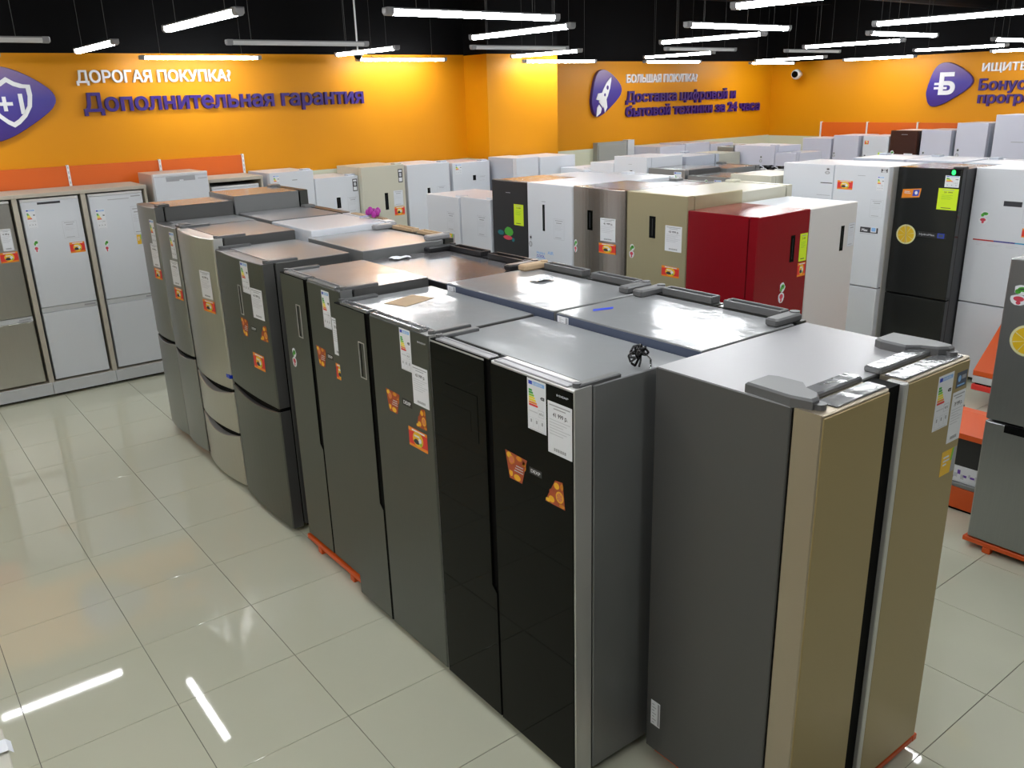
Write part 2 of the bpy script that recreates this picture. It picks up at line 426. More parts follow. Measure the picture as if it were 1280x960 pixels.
# the same grid goes on outside the picture, apart from an added pair
lamp(-.62, 5.9, PI/2, 'lit tube lamp left of the picture, mirrored in the floor at the lower left')
OUT = [(-2.0, 4.7, 0, 'lit tube lamp outside the picture, over the left aisle by the cabinets'), 
 (-2.0, -.2, 0, 'lit tube lamp outside the picture, over the near left aisle'), (-2.0, -2.6, 0, 'lit tube lamp outside the picture, almost above the viewpoint'),
 (-4.4, 2.2, 0, 'lit tube lamp outside the picture, along the left wall'), (-4.4, -.2, 0, 'lit tube lamp outside the picture, near part of the left wall'),

 (-.7, .6, PI/2, 'added crosswise tube lamp outside the picture, brightening the near left floor'), (-3.2, .6, PI/2, 'added crosswise tube lamp outside the picture, brightening the far left floor'),  # off-grid pair, added to brighten the left floor
 (.5, -.5, 0, 'lit tube lamp outside the picture, above the black glass fridge'), (.5, -2.9, 0, 'lit tube lamp outside the picture, right of the viewpoint'),
 (-.7, -1.5, PI/2, 'lit crosswise tube lamp outside the picture, just before the viewpoint'),
 (1.8, -1.2, PI/2, 'lit crosswise tube lamp outside the picture, above the gold glass fridge'), (3.0, -3.2, 0, 'lit tube lamp outside the picture, before the gold glass fridge'),
 (4.3, -1.2, PI/2, 'lit crosswise tube lamp outside the picture, above the grey fridge at the right'), (5.4, -2.9, 0, 'lit tube lamp outside the picture, at the right behind the viewpoint'),
 (8.0, -.3, 0, 'lit tube lamp outside the picture, right of the large slanting one'), (10.5, -.3, 0, 'lit tube lamp outside the picture, by the right wall'), (7.0, -1.3, PI/2, 'lit crosswise tube lamp outside the picture, beyond the right edge'),
 (9.6, -2.9, PI/2, 'lit crosswise tube lamp outside the picture, at the near right corner')]
for x, y, r, l in OUT: lamp(x, y, r, l)

# cameras
t = thing('dome_camera', 'white dome camera under the ceiling above the left sign', 'security camera', (3.55, 6.0, 3.2))
mb = MB(); mb.tube((0, 0, 0), (0, 0, .06), .062, 'white_plastic', 18); mb.tube((0, 0, .06), (0, 0, ZC-3.2), .01, 'white_plastic', 8); mb.build('mount', t, smooth=None)
mb = MB(); mb.ball((0, 0, 0), .045, 'black_glass', 16, 10); mb.build('dome', t, smooth=True)
t = thing('wall_camera', 'white ball camera with black lens at the far corner of the orange walls', 'security camera', (12.78, 6.72, 2.95), -1.3)
mb = MB(); mb.ball((0, 0, 0), .09, 'white_plastic', 18, 12); mb.build('camera_body', t, smooth=True)
mb = MB(); mb.tube((0, -.06, 0), (0, -.095, 0), .055, 'black_glass', 16); mb.build('lens', t, smooth=None)
mb = MB(); mb.tube((0, .07, 0), (0, .21, 0), .04, 'white_plastic', 12); mb.build('bracket', t, smooth=None)

# ------------------------------------------------------------------ WALL SIGNS
def emblem_pts(w, h, n=6):
    base = [(0,.38),(.02,.2),(.08,.06),(.2,0),(.42,.07),(.7,.24),(.90,.39),(.985,.50),(.99,.60),(.93,.70),(.76,.84),(.56,.95),(.37,1),(.2,.94),(.09,.76)]
    out = []; N = len(base)
    for i in range(N):
        p0, p1, p2, p3 = [Vector(base[(i+k-1) % N]) for k in range(4)]
        for j in range(n):
            t = j/n
            q = .5*((2*p1)+(-p0+p2)*t+(2*p0-5*p1+4*p2-p3)*t*t+(-p0+3*p1-3*p2+p3)*t**3)
            out.append((q.x*w, q.y*h))
    return out
def emblem(parent, x0, z0, w, h):
    mb = MB(); mb.prism([(x0+a, z0+b) for a, b in emblem_pts(w, h)], -.055, -.0, 'emblem', c=.006)
    return mb.build('emblem_plate', parent)
def ring(mb, outer, inner, y0, y1, m):
    n = len(outer); vs = [(x, y0, z) for x, z in outer]+[(x, y0, z) for x, z in inner]+[(x, y1, z) for x, z in outer]+[(x, y1, z) for x, z in inner]
    fs = []
    for k in range(n):
        j = (k+1) % n
        fs += [(k, j, n+j, n+k), (k, 2*n+k, 2*n+j, j), (n+k, n+j, 3*n+j, 3*n+k)]
    mb.add(vs, fs, m)
s1 = thing('wall_sign', 'sign with a purple shield emblem and Дополнительная гарантия on the left orange wall', 'sign', (0, Y1-.004, 0), 0, 'wall signs')
e = emblem(s1, -.20, 2.44, .74, .69)
def shield(cx, cz, s): return [(cx+s*a, cz+s*b) for a, b in ((0,1.05),(.3,.85),(.62,.74),(.9,.72),(.92,.3),(.82,-.2),(.55,-.62),(.25,-.9),(0,-1.05),(-.25,-.9),(-.55,-.62),(-.82,-.2),(-.92,.3),(-.9,.72),(-.62,.74),(-.3,.85))]
mb = MB(); ring(mb, shield(.13, 2.80, .22), shield(.13, 2.80, .175), -.066, -.055, 'letter_white'); mb.build('shield_outline', e)
mb = MB(); gv, gf = glyph('+1', .02, .5); a, b, c_, d_ = bbox(gv); mb.add([((v[0]-a)/(b-a)*.23+.015, -.0605-v[2]*.011, 2.69+(v[1]-c_)*.26) for v in gv], gf, 'letter_white'); mb.build('plus_one', e, smooth=None)
letters('ДОРОГАЯ ПОКУПКА?', .765, 2.972, 1.575, .115, .03, 'letter_white', s1, .022)
letters('Дополнительная гарантия', .79, 2.695, 3.17, .175, .04, 'letter_purple', s1, .024)
s2 = thing('wall_sign', 'sign with a rocket emblem about delivery in 24 hours on the middle orange wall', 'sign', (0, Y2-.004, 0), 0, 'wall signs')
e = emblem(s2, 8.34, 2.37, .66, .71)
mb = MB()
def rk(pts): return [(8.61+.30*(x*.80-y*(-.60))-.0, 2.70+.42*(x*-.6*1+y*.80)) for x, y in pts]
mb.prism(rk([(-.18,-.45),(-.2,.1),(-.16,.42),(-.06,.68),(0,.78),(.06,.68),(.16,.42),(.2,.1),(.18,-.45)]), -.066, -.055, 'letter_white', c=.001)
mb.prism(rk([(-.19,-.05),(-.42,-.25),(-.40,-.5),(-.17,-.38)]), -.066, -.055, 'letter_white', c=.001)
mb.prism(rk([(.19,-.05),(.42,-.25),(.40,-.5),(.17,-.38)]), -.066, -.055, 'letter_white', c=.001)
mb.prism(rk([(-.12,-.52),(.12,-.52),(.16,-.7),(0,-.98),(-.16,-.7)]), -.066, -.055, 'letter_white', c=.001)
for (px, pz, r) in ((0, .32, .08), (0, 0, .06)):
    mb.prism([(a, b) for a, b in rk([(px+r*math.cos(2*PI*k/12), pz+r*math.sin(2*PI*k/12)) for k in range(12)])], -.068, -.066, 'purple', c=.0004)
mb.build('rocket', e)
letters('БОЛЬШАЯ ПОКУПКА?', 9.14, 2.875, 1.71, .125, .03, 'letter_white', s2, .022)
letters('Доставка цифровой и', 9.13, 2.575, 2.77, .165, .04, 'letter_purple', s2, .028)
letters('бытовой техники за 24 часа', 9.13, 2.35, 3.49, .165, .04, 'letter_purple', s2, .028)
s3 = thing('wall_sign', 'sign with a white letter Б emblem on the right orange wall', 'sign', (XR-.004, 0, 0), -PI/2, 'wall signs')
e = emblem(s3, -4.36, 2.37, .72, .67)
mb = MB(); gv, gf = glyph('Б', .035, .5); a, b, c_, d_ = bbox(gv)
mb.add([((v[0]-a)/(b-a)*.26-4.16, -.0605-v[2]*.011, 2.55+(v[1]-c_)/(d_-c_)*.34) for v in gv], gf, 'letter_white')
mb.box(-4.235, -4.03, -.0655, -.0555, 2.70, 2.735, 'letter_white'); mb.box(-4.235, -4.03, -.0655, -.0555, 2.635, 2.67, 'letter_white')
mb.build('letter_symbol', e)
letters('ИЩИТЕ ЗДЕСЬ', -3.53, 2.885, 1.30, .115, .03, 'letter_white', s3, .02)
letters('Бонусная', -3.54, 2.61, 1.08, .165, .04, 'letter_purple', s3, .026)
letters('программа', -3.53, 2.42, 1.28, .155, .04, 'letter_purple', s3, .026)

# orange back panels of the shelving on the walls
t = thing('wall_panel_row', 'row of orange back panels with white uprights on the left wall above the built-in fridges', 'panel', (0, Y1-.001, 0))
xs = [-1.29, -.38, .53, 1.44, 2.36]
for a, b in zip(xs, xs[1:]):
    mb = MB(); mb.box(a+.006, b-.006, -.03, -.001, 1.90, 2.175, 'orange_panel'); mb.build('panel', t)
for x in xs:
    mb = MB(); mb.box(x-.012, x+.012, -.045, -.001, 1.5, 2.185, 'white_plastic')
    for z in (1.95, 2.0, 2.05, 2.1, 2.15): mb.box(x-.004, x+.004, -.0455, -.045, z, z+.025, 'ink_grey')
    mb.build('upright', t)
t = thing('wall_panel_row', 'row of orange back panels with white uprights on the right wall above the white fridges', 'panel', (XR-.001, 0, 0), -PI/2)
xs = [-6.25, -5.35, -4.45, -3.55, -2.65]
for a, b in zip(xs, xs[1:]):
    mb = MB(); mb.box(a+.006, b-.006, -.03, -.001, 1.80, 2.12, 'orange_panel'); mb.build('panel', t)
for x in xs:
    mb = MB(); mb.box(x-.012, x+.012, -.045, -.001, 1.4, 2.13, 'white_plastic'); mb.build('upright', t)

# ------------------------------------------------------------------ STICKERS (unit meshes, shared)
ST = {}
def sticker_mesh(kind):
    if kind in ST: return ST[kind]
    b = MB()
    R_ = lambda w, h: [(-w/2, -h/2), (w/2, -h/2), (w/2, h/2), (-w/2, h/2)]
    if kind == 'energy':      # 0.1 x 0.2
        b.slab(R_(.1, .2), 'paper'); b.q(-.043, -.023, .078, .092, 'label_blue'); b.q(-.021, .043, .078, .092, 'label_sky')
        text_flat(b, 'ENERGIA', -.018, .081, .05, .008, 'paper', 2, .01)
        for k, m in enumerate(('e_green', 'e_green', 'e_lime', 'e_yellow', 'e_yellow', 'e_orange', 'e_red')):
            z = .052-k*.0095; x = -.030+.005*k+.004
            b.pf([(-.042, z), (x, z), (x+.004, z+.004), (x, z+.008), (-.042, z+.008)], m)
        b.pf([(.042, .030), (.042, .042), (.026, .042), (.020, .036), (.026, .030)], 'ink'); text_flat(b, 'A+', .027, .0325, .012, .007, 'paper', 2)
        b.q(-.04, .005, -.028, -.024, 'ink_light'); b.q(.008, .04, -.04, -.012, 'ink_light'); b.q(.01, .038, -.038, -.014, 'paper', 2); text_flat(b, '451', .013, -.03, .022, .009, 'ink', 3)
        for x in (-.03, 0, .03): b.q(x-.011, x+.011, -.088, -.05, 'ink_light'); b.q(x-.010, x+.010, -.087, -.051, 'paper', 2); b.q(x-.004, x+.004, -.07, -.057, 'ink_grey', 3)
        b.q(-.04, .04, -.097, -.094, 'ink_light')
    elif kind in ('price', 'price2', 'price3'):     # 0.14 x 0.2
        b.slab(R_(.14, .2), 'paper'); b.q(-.06, .06, .085, .0895, 'ink_grey'); b.q(-.035, .035, .074, .078, 'ink_grey')
        text_flat(b, {'price': '41 999 р.', 'price2': '43 999 р.', 'price3': '39 999 р.'}[kind], -.04, .045, .085, .016, 'ink', 1, .02)
        for k in range(6): b.q(-.06, .06-.02*(k % 3), .03-.011*k, .033-.011*k, 'ink_light')
        for k in range(17): b.q(-.034+k*.0042, -.034+k*.0042+.0014+.0012*(k % 3 == 0), -.088, -.076, 'ink')
    elif kind == 'outline':   # clear pocket, 0.14 x 0.2
        b.slab(R_(.14, .2), 'white_fridge'); b.q(-.07, .07, .096, .1, 'ink_light'); b.q(-.07, .07, -.1, -.096, 'ink_light'); b.q(.067, .07, -.1, .1, 'ink_light'); b.q(-.07, -.067, -.1, .1, 'ink_light')
        b.q(-.05, .05, .078, .084, 'ink_grey'); b.q(-.035, .035, .055, .063, 'ink_grey'); b.q(-.05, .03, -.085, -.08, 'ink_grey')
        for k in range(4): b.q(-.055, .05-.02*(k % 2), .035-.014*k, .038-.014*k, 'ink_light')
    elif kind == 'promo':     # 0.16 x 0.09
        b.slab(R_(.16, .09), 'tag_red'); b.pf([(-.08, .045), (-.08, .027), (.08, .031), (.08, .045)], 'tag_orange'); b.pf([(-.08, -.045), (.08, -.045), (.08, -.030), (-.08, -.034)], 'tag_orange')
        b.disc(0, .0, .045, .036, 'tag_yellow', 2); b.q(-.05, .06, .033, .040, 'paper', 2)
        b.disc(-.012, -.014, .026, .011, 'ink', 3); b.disc(.018, -.004, .013, .014, 'paper', 4); b.disc(-.014, -.006, .013, .006, 'ink', 4); b.q(-.03, .015, .010, .018, 'paper', 4)
        b.disc(.026, -.018, .008, .008, 'e_lime', 5)
    elif kind == 'lime':      # 0.14 x 0.2
        b.slab(R_(.14, .2), 'tag_lime'); b.q(-.04, .04, .082, .087, 'ink_grey'); text_flat(b, '25 999', -.03, .058, .06, .013, 'ink', 1, .01)
        for k in range(4): b.q(-.045, .035-.015*(k % 2), .035-.012*k, .038-.012*k, 'e_lime')
        b.q(-.04, .03, -.085, -.079, 'ink')
    elif kind == 'fruit_left':   # 0.14 x 0.11 trapezoid
        b.slab([(-.045, -.055), (.035, -.055), (.07, .05), (-.07, .055)], 'fruit_b'); b.disc(-.045, .04, .016, .012, 'tag_yellow'); b.disc(.02, .042, .02, .010, 'fruit_a'); b.disc(.05, .02, .012, .02, 'fruit_a'); b.disc(-.035, -.03, .012, .016, 'fruit_c'); b.disc(-.03, .025, .02, .02, 'fruit_a'); b.disc(-.03, .025, .014, .014, 'fruit_d', 2)
        b.pf([(-.05, -.02), (.042, -.028), (.06, .022), (-.02, .012)], 'fruit_b', 2); b.disc(.005, -.04, .022, .013, 'fruit_c'); b.disc(.045, .035, .012, .011, 'fruit_b')
        for k in range(3): b.q(-.012+.006*k, .045, -.015+.011*k, -.011+.011*k, 'ink_light', 3)
    elif kind == 'fruit_right':
        b.slab([(-.07, -.055), (.065, -.055), (.05, .055), (.0, .05)], 'fruit_b'); b.disc(.045, .035, .010, .014, 'fruit_a'); b.disc(-.05, -.045, .016, .008, 'tag_yellow'); b.disc(.045, -.045, .018, .008, 'fruit_a'); b.disc(.03, -.012, .026, .024, 'fruit_c'); b.disc(.03, -.012, .019, .018, 'fruit_d', 2)
        for k in range(6): b.pf([(.03, -.012), (.03+.018*math.cos(k*PI/3), -.012+.017*math.sin(k*PI/3)), (.03+.018*math.cos(k*PI/3+.2), -.012+.017*math.sin(k*PI/3+.2))], 'fruit_c', 3)
        b.disc(-.025, -.035, .02, .014, 'fruit_c'); b.disc(.01, .03, .018, .014, 'fruit_c'); b.disc(-.03, -.005, .01, .012, 'fruit_b')
    elif kind == 'brand_tag':   # 0.075 x 0.022
        b.slab(R_(.085, .03), 'black_matt'); text_flat(b, 'DEXP', -.032, -.007, .064, .015, 'paper', 1, .02)
    elif kind == 'logo':
        b.slab(R_(.06, .001), 'ink_light'); text_flat(b, 'DEXP', -.02, -.005, .05, .011, 'ink_light', 1, .01); b.disc(-.03, 0, .004, .006, 'ink_light')
    elif kind == 'mark':        # tiny grey logo line
        b.slab(R_(.07, .008), 'ink_grey')
    elif kind == 'radish':      # 0.08 x 0.14
        b.slab([(.026*math.cos(t*PI/5)*(1+.15*math.cos(3*t)), .034+.034*math.sin(t*PI/5)) for t in range(10)], 'paper')
        b.slab([(-.006+.03*math.cos(t*PI/5)*(1+.12*math.sin(2*t)), -.034+.036*math.sin(t*PI/5)) for t in range(10)], 'paper')
        b.disc(.004, .038, .018, .016, 'leaf'); b.disc(-.012, .022, .010, .016, 'leaf'); b.disc(-.006, -.026, .018, .017, 'radish'); b.disc(-.006, -.052, .008, .012, 'radish'); b.disc(.002, .040, .010, .004, 'ink', 2)
    elif kind == 'magnet_grey':
        b.slab([(.020*math.cos(t*PI/5), .034+.030*math.sin(t*PI/5)) for t in range(10)], 'ink_light')
        b.slab([(-.004+.024*math.cos(t*PI/5), -.03+.03*math.sin(t*PI/5)) for t in range(10)], 'ink_grey')
        b.disc(0, .036, .012, .013, 'ink'); b.disc(-.004, -.03, .012, .018, 'ink_light', 2)
    elif kind == 'magnet_dark':   # green, teal, red group 0.2 x 0.14
        b.slab([(-.08+.035*math.cos(t*PI/5), .0+.028*math.sin(t*PI/5)) for t in range(10)], 'teal')
        b.slab([(.012+.05*math.cos(t*PI/5), .022+.048*math.sin(t*PI/5)*(1+.1*math.cos(4*t))) for t in range(10)], 'leaf')
        b.slab([(.0+.045*math.cos(t*PI/5)*(1+.2*math.cos(5*t)), -.045+.025*math.sin(t*PI/5)) for t in range(10)], 'radish'); b.disc(.06, -.06, .015, .022, 'teal')
    elif kind == 'lemon':       # 0.2 x 0.2
        b.slab([(.1*math.cos(t*PI/16), .1*math.sin(t*PI/16)) for t in range(32)], 'lemon_rind'); b.disc(0, 0, .085, .085, 'lemon', 1, 32)
        for k in range(8):
            t = k*PI/4+.2; b.pf([(0, 0), (.082*math.cos(t), .082*math.sin(t)), (.082*math.cos(t+.07), .082*math.sin(t+.07))], 'lemon_rind', 2)
        b.q(-.002, .002, -.1, .1, 'ink_grey', 3)
    elif kind == 'display':     # 0.05 x 0.18
        b.slab(R_(.05, .18), 'black_glass'); b.q(-.002, .002, -.07, .07, 'ink', 1)
    elif kind == 'handle_slot': # embossed rectangle outline 0.05 x 0.19
        for (a, c_, d, f) in ((-.025, .025, .091, .095), (-.025, .025, -.095, -.091), (-.025, -.021, -.095, .095), (.021, .025, -.095, .095)):
            b.box(a, c_, -.003, 0, d, f, 'silver')
        b.q(-.012, -.006, -.085, .085, 'gasket')
    elif kind == 'qr_label':    # black and white energy strip .05 x .14
        b.slab(R_(.05, .14), 'ink'); b.q(-.018, .018, .04, .06, 'paper'); b.q(-.018, .018, -.06, -.02, 'paper'); b.q(-.012, .012, -.008, .03, 'ink_light')
    elif kind == 'blue_print':  # .28 x .08
        b.slab([(-.13, -.04), (0.0, -.035), (0, -.03), (-.13, -.035)], 'label_sky')
        text_flat(b, 'COOL', -.12, -.028, .11, .022, 'label_blue', 1, .02); text_flat(b, 'FRESH', -.12, .0, .11, .020, 'label_sky', 1, .02); text_flat(b, 'AIR', .03, .012, .08, .028, 'label_sky', 1, .02)
    elif kind == 'max_band':    # .22 x .06
        b.slab(R_(.22, .06), 'ink'); text_flat(b, 'Max', -.09, -.014, .075, .028, 'paper', 1, .03); b.q(.02, .09, -.02, .04, 'paper', 1); b.q(.03, .08, -.01, .03, 'label_sky', 2); b.q(-.11, .08, -.044, -.040, 'ink_grey')
    elif kind == 'max_text':    # .3 x .06
        b.slab(R_(.30, .06), 'black_matt'); text_flat(b, 'HydroMax', -.13, -.010, .16, .022, 'ink_light', 1, .01); b.q(.06, .13, -.025, .027, 'label_blue', 1); b.q(.07, .12, -.015, .018, 'back_blue', 2)
    elif kind == 'orange_card':
        b.slab([(-.08, -.04), (.07, -.025), (.08, .045), (-.075, .03)], 'tag_orange'); b.pf([(.01, -.02), (.06, -.015), (.068, .035), (.015, .03)], 'label_blue'); b.disc(.04, .008, .012, .014, 'paper', 2)
        b.q(-.06, -.005, .0, .005, 'paper'); b.q(-.06, -.015, .012, .017, 'paper')
    elif kind == 'orange_tag':  # .16 x .1
        b.slab(R_(.16, .1), 'tag_yellow'); b.pf([(.03, -.05), (.08, -.05), (.08, .05), (.045, .05)], 'ink_grey'); b.pf([(.015, .0), (.035, .0), (.05, .05), (.03, .05)], 'e_lime', 2)
        b.q(-.06, .0, .02, .027, 'paper'); b.q(-.06, .01, .005, .012, 'paper'); b.q(-.06, -.02, -.01, -.003, 'paper')
    elif kind == 'blue_card':
        b.slab(R_(.09, .06), 'back_blue'); b.disc(-.02, .005, .013, .013, 'label_sky'); b.q(.0, .035, .0, .015, 'ink_grey'); b.q(-.035, .03, -.024, -.018, 'label_sky')
    elif kind == 'rainbow':
        n = 20
        for k in range(n):
            m = ('rain_red', 'rain_red', 'rain_blue', 'rain_blue', 'rain_cyan', 'rain_green')[min(5, k*6//n)]
            b.slab([(-.25+.5*k/n, -.006), (-.25+.5*(k+1)/n, -.006), (-.25+.5*(k+1)/n, .006), (-.25+.5*k/n, .006)], m)
        for x, w_ in ((-.22, .05), (-.12, .12), (.03, .1), (.16, .08)): b.q(x, x+w_, -.035, -.032, 'ink_light'); b.q(x, x+w_*.7, -.048, -.045, 'ink_light')
    elif kind == 'barcode':     # .05 x .12
        b.slab(R_(.05, .12), 'paper'); b.q(.012, .022, -.055, .055, 'ink_grey')
        for k in range(7): b.q(-.018, -.006+.01*(k % 2), -.05+.015*k, -.046+.015*k, 'ink_grey')
    elif kind == 'barred':      # horizontal handle strip .16 x .012 (black) with small grey ends
        b.slab(R_(.16, .02), 'ink'); 
    ST[kind] = b.mesh(kind, None); return ST[kind]
SIZE = {'energy': (.1, .2), 'price': (.14, .2), 'price2': (.14, .2), 'price3': (.14, .2), 'outline': (.14, .2), 'promo': (.16, .09), 'lime': (.14, .2), 'fruit_left': (.14, .11), 'fruit_right': (.135, .11),
        'brand_tag': (.085, .03), 'logo': (.07, .02), 'mark': (.07, .008), 'radish': (.06, .14), 'magnet_grey': (.05, .12), 'magnet_dark': (.2, .16), 'lemon': (.2, .2), 'display': (.05, .18),
        'handle_slot': (.05, .19), 'qr_label': (.05, .14), 'blue_print': (.26, .08), 'max_band': (.22, .08), 'max_text': (.3, .06), 'orange_card': (.16, .09), 'orange_tag': (.16, .1),
        'blue_card': (.09, .06), 'rainbow': (.5, .05), 'barcode': (.05, .12), 'barred': (.16, .02)}
PNAME = {'energy': 'energy_label', 'price': 'price_tag', 'price2': 'price_tag', 'price3': 'price_tag', 'outline': 'price_tag', 'promo': 'promo_sticker', 'lime': 'price_tag', 'fruit_left': 'fruit_sticker', 'fruit_right': 'fruit_sticker',
         'brand_tag': 'brand_sticker', 'logo': 'logo', 'mark': 'logo', 'radish': 'magnet', 'magnet_grey': 'magnet', 'magnet_dark': 'magnet', 'lemon': 'lemon_sticker', 'display': 'control_display',
         'handle_slot': 'handle', 'qr_label': 'info_label', 'blue_print': 'printed_text', 'max_band': 'printed_band', 'max_text': 'printed_band', 'orange_card': 'promo_card', 'orange_tag': 'promo_card',
         'blue_card': 'info_sticker', 'rainbow': 'color_strip', 'barcode': 'barcode_label', 'barred': 'control_display'}
PLABEL = {'lime': 'lime green price tag', 'energy': 'white energy label with coloured bars', 'promo': 'red and orange promotional sticker', 'lemon': 'yellow lemon slice sticker', 'radish': 'radish shaped magnet', 'orange_tag': 'yellow orange promotional card'}

# ------------------------------------------------------------------ FRIDGES
FACE = {'-x': -PI/2, '+x': PI/2, '-y': 0.0}
def fridge(label, face, front, centre, w, d, z0, z1, body='body_grey', top='top_grey', door='dark_inox', td=.07,
           doors=None, stick=(), hinge='small', group=None, side=None, bulge=0, handle=None, feet=True, glass=None, edge=None, cat='refrigerator', name='refrigerator', seam=.006, rail=None, back=None):
    """front = coordinate of the door plane, centre = coordinate along the row.
       doors: list of (x0, x1, z0, z1, options) in metres from the centre line / floor"""
    rz = FACE[face]
    loc = (front, centre, 0) if face in ('-x', '+x') else (centre, front, 0)
    t = thing(name, label, cat, loc, rz, group)
    b = MB(); b.cbox(-w/2+.002, w/2-.002, td+.012, d, z0+.012, z1-.006, body, .004, top)
    if back: b.box(-w/2+.004, w/2-.004, d, d+.003, z0+.05, z1-.012, back)
    b.build('body', t)
    b = MB(); b.box(-w/2+.012, w/2-.012, td, td+.0115, z0+.03, z1-.02, 'gasket'); b.build('gasket', t)
    if feet:
        for sx in (-1, 1):
            for yy in (td+.07, d-.06):
                b = MB(); b.tube((sx*(w/2-.07), yy, z0-.018 if z0 > .03 else 0), (sx*(w/2-.07), yy, z0+.014), .02, 'gasket', 8); b.build('foot', t, smooth=None)
    doors = doors or [(-w/2, w/2, z0, z1, {})]
    objs = []
    for (x0, x1, a, b_, op) in doors:
        m = op.get('mat', door); bl = op.get('bulge', bulge); mb = MB(); nm = 'drawer' if op.get('drawer') else 'door'
        ex = edge or m
        if 'notch' in op:
            n_, zn = op['notch']
            if n_ > 0: pts = [(x0, a), (x1, a), (x1, zn), (x1-n_, zn+.03), (x1-n_, b_), (x0, b_)]
            else: pts = [(x0, a), (x1, a), (x1, b_), (x0-n_, b_), (x0-n_, zn+.03), (x0, zn)]
            mb.prism(pts, 0, td, ex if glass else m, .004, 'gasket')
            rc = MB(); xr = (x1-n_-.001, x1+.008); rc.box(xr[0], xr[1], .008, td, zn+.02, b_-.002, 'gasket'); rc.box(x1-.0005, x1+.008, .004, td, a+.002, zn+.02, 'gasket')
            o = mb.build(nm, t); rc.build('handle_recess', o)
            if glass:
                g_ = MB(); g_.prism([(x+(.006 if x < (x0+x1)/2 else .0008), z+(.006 if z < (a+b_)/2 else -.012)) for x, z in pts], -.005, 0, glass, .0015); g_.build('glass_panel', o)
        elif glass:
            mb.prism([(x0, a), (x1, a), (x1, b_), (x0, b_)], 0, td, ex, .004, ex); o = mb.build(nm, t)
            if door != 'gold_edge':
                k_ = MB(); k_.box(x0-.0015, x0+.0005, -.003, td, a, b_, 'gasket'); k_.build('gap_dark_strip', o)  # thin black strip over the door edge makes the gap dark
            g_ = MB(); g_.prism([(x0+.004, a+.004), (x1-.004, a+.004), (x1-.004, b_-.01), (x0+.004, b_-.01)], -.005, 0, glass, .0015); g_.build('glass_panel', o)
        else:
            n = 14 if bl else 2; us = [0, .012] + [k/n for k in range(1, n)] + [.988, 1]
            sag = op.get('sag', 0); zr = [0, .004, 1, 2]
            vs = []; fs = []
            for row in range(4):
                for k, u in enumerate(us):
                    y = -bl*(1-(2*u-1)**2) + (.006 if k in (0, len(us)-1) else 0)
                    zt = b_ - sag*math.sin(PI*u)
                    z = [a, a+.004, zt-.004, zt][row]
                    if row in (0, 3): y += .004
                    vs.append((x0+(x1-x0)*u, y, z))
            nu = len(us)
            for row in range(3):
                for k in range(nu-1): fs.append((row*nu+k, row*nu+k+1, (row+1)*nu+k+1, (row+1)*nu+k))
            o0 = len(vs)
            for row in (0, 3):
                for k, u in enumerate(us): vs.append((x0+(x1-x0)*u, td, a if row == 0 else b_ - sag*math.sin(PI*u)))
            for k in range(nu-1):
                fs.append((k+1, k, o0+k, o0+k+1)); fs.append((3*nu+k, 3*nu+k+1, o0+nu+k+1, o0+nu+k)); fs.append((o0+k+1, o0+k, o0+nu+k, o0+nu+k+1))
            fs.append((0, nu, 2*nu, 3*nu, o0+nu, o0)); fs.append((4*nu-1, 3*nu-1, 2*nu-1, nu-1, o0+nu-1, o0+2*nu-1))
            fr = len([1 for _ in range(3)])*(nu-1)
            mb.add(vs, fs[:fr], m); mb.add(vs, fs[fr:], ex)
            o = mb.build(nm, t)
        objs.append((o, x0, x1, a, b_, bl))
        if op.get('lip'):   # dark handle groove over a drawer
            g_ = MB(); g_.box(x0+.006, x1-.006, .008, td-.004, b_-op['lip']-.02, b_+.02, 'gasket'); g_.build('handle_groove', o)
    # hinge covers on the top
    ht = z1-.006
    if hinge == 'bar':      # long low bars along the side edges
        for s in (-1, 1):
            b = MB(); xa, xb = sorted((s*(w/2-.006), s*(w/2-.055)))
            xa, xb = sorted((s*(w/2-.006), s*(w/2-.042))); b.cbox(xa, xb, .03, .24, ht-.003, ht+.016, 'cover_grey', .004); b.tube((s*(w/2-.024), .035, ht), (s*(w/2-.024), .035, ht+.02), .016, 'cover_grey', 10); b.build('hinge_cover', t)
    elif hinge == 'small' and front not in (6.42, 6.2, 6.25, 6.7, 6.82, 12.0, 6.72, 5.6):
        for s in (-1, 1) if w > .7 else (1,):
            b = MB(); xa, xb = sorted((s*(w/2-.012), s*(w/2-.11)))
            b.cbox(xa, xb, .035, .13, ht-.003, ht+.02, body, .006); b.build('hinge_cover', t)
    elif hinge == 'big':
        for s in (-1, 1):
            b = MB(); P = [(.012, .30), (.13, .30), (.145, .27), (.15, .17), (.11, .13), (.09, .075), (.055, .05), (.02, .05), (.004, .12)]
            pts = [(s*(w/2-px), py) for px, py in P]
            n = len(pts); 
            vs = [(x, y, ht-.003) for x, y in pts]+[(x, y, ht+.028) for x, y in pts]+[((x-s*(w/2-.07))*.93+s*(w/2-.07), (y-.18)*.93+.18, ht+.036) for x, y in pts]
            fs = [(k, (k+1) % n, n+(k+1) % n, n+k) for k in range(n)]+[(n+k, n+(k+1) % n, 2*n+(k+1) % n, 2*n+k) for k in range(n)]+[tuple(range(2*n, 3*n))]
            b.add(vs, fs, 'cover_grey'); b.tube((s*(w/2-.05), .045, ht-.035), (s*(w/2-.05), .045, ht+.02), .022, 'cover_grey', 12); b.build('hinge_cover', t)
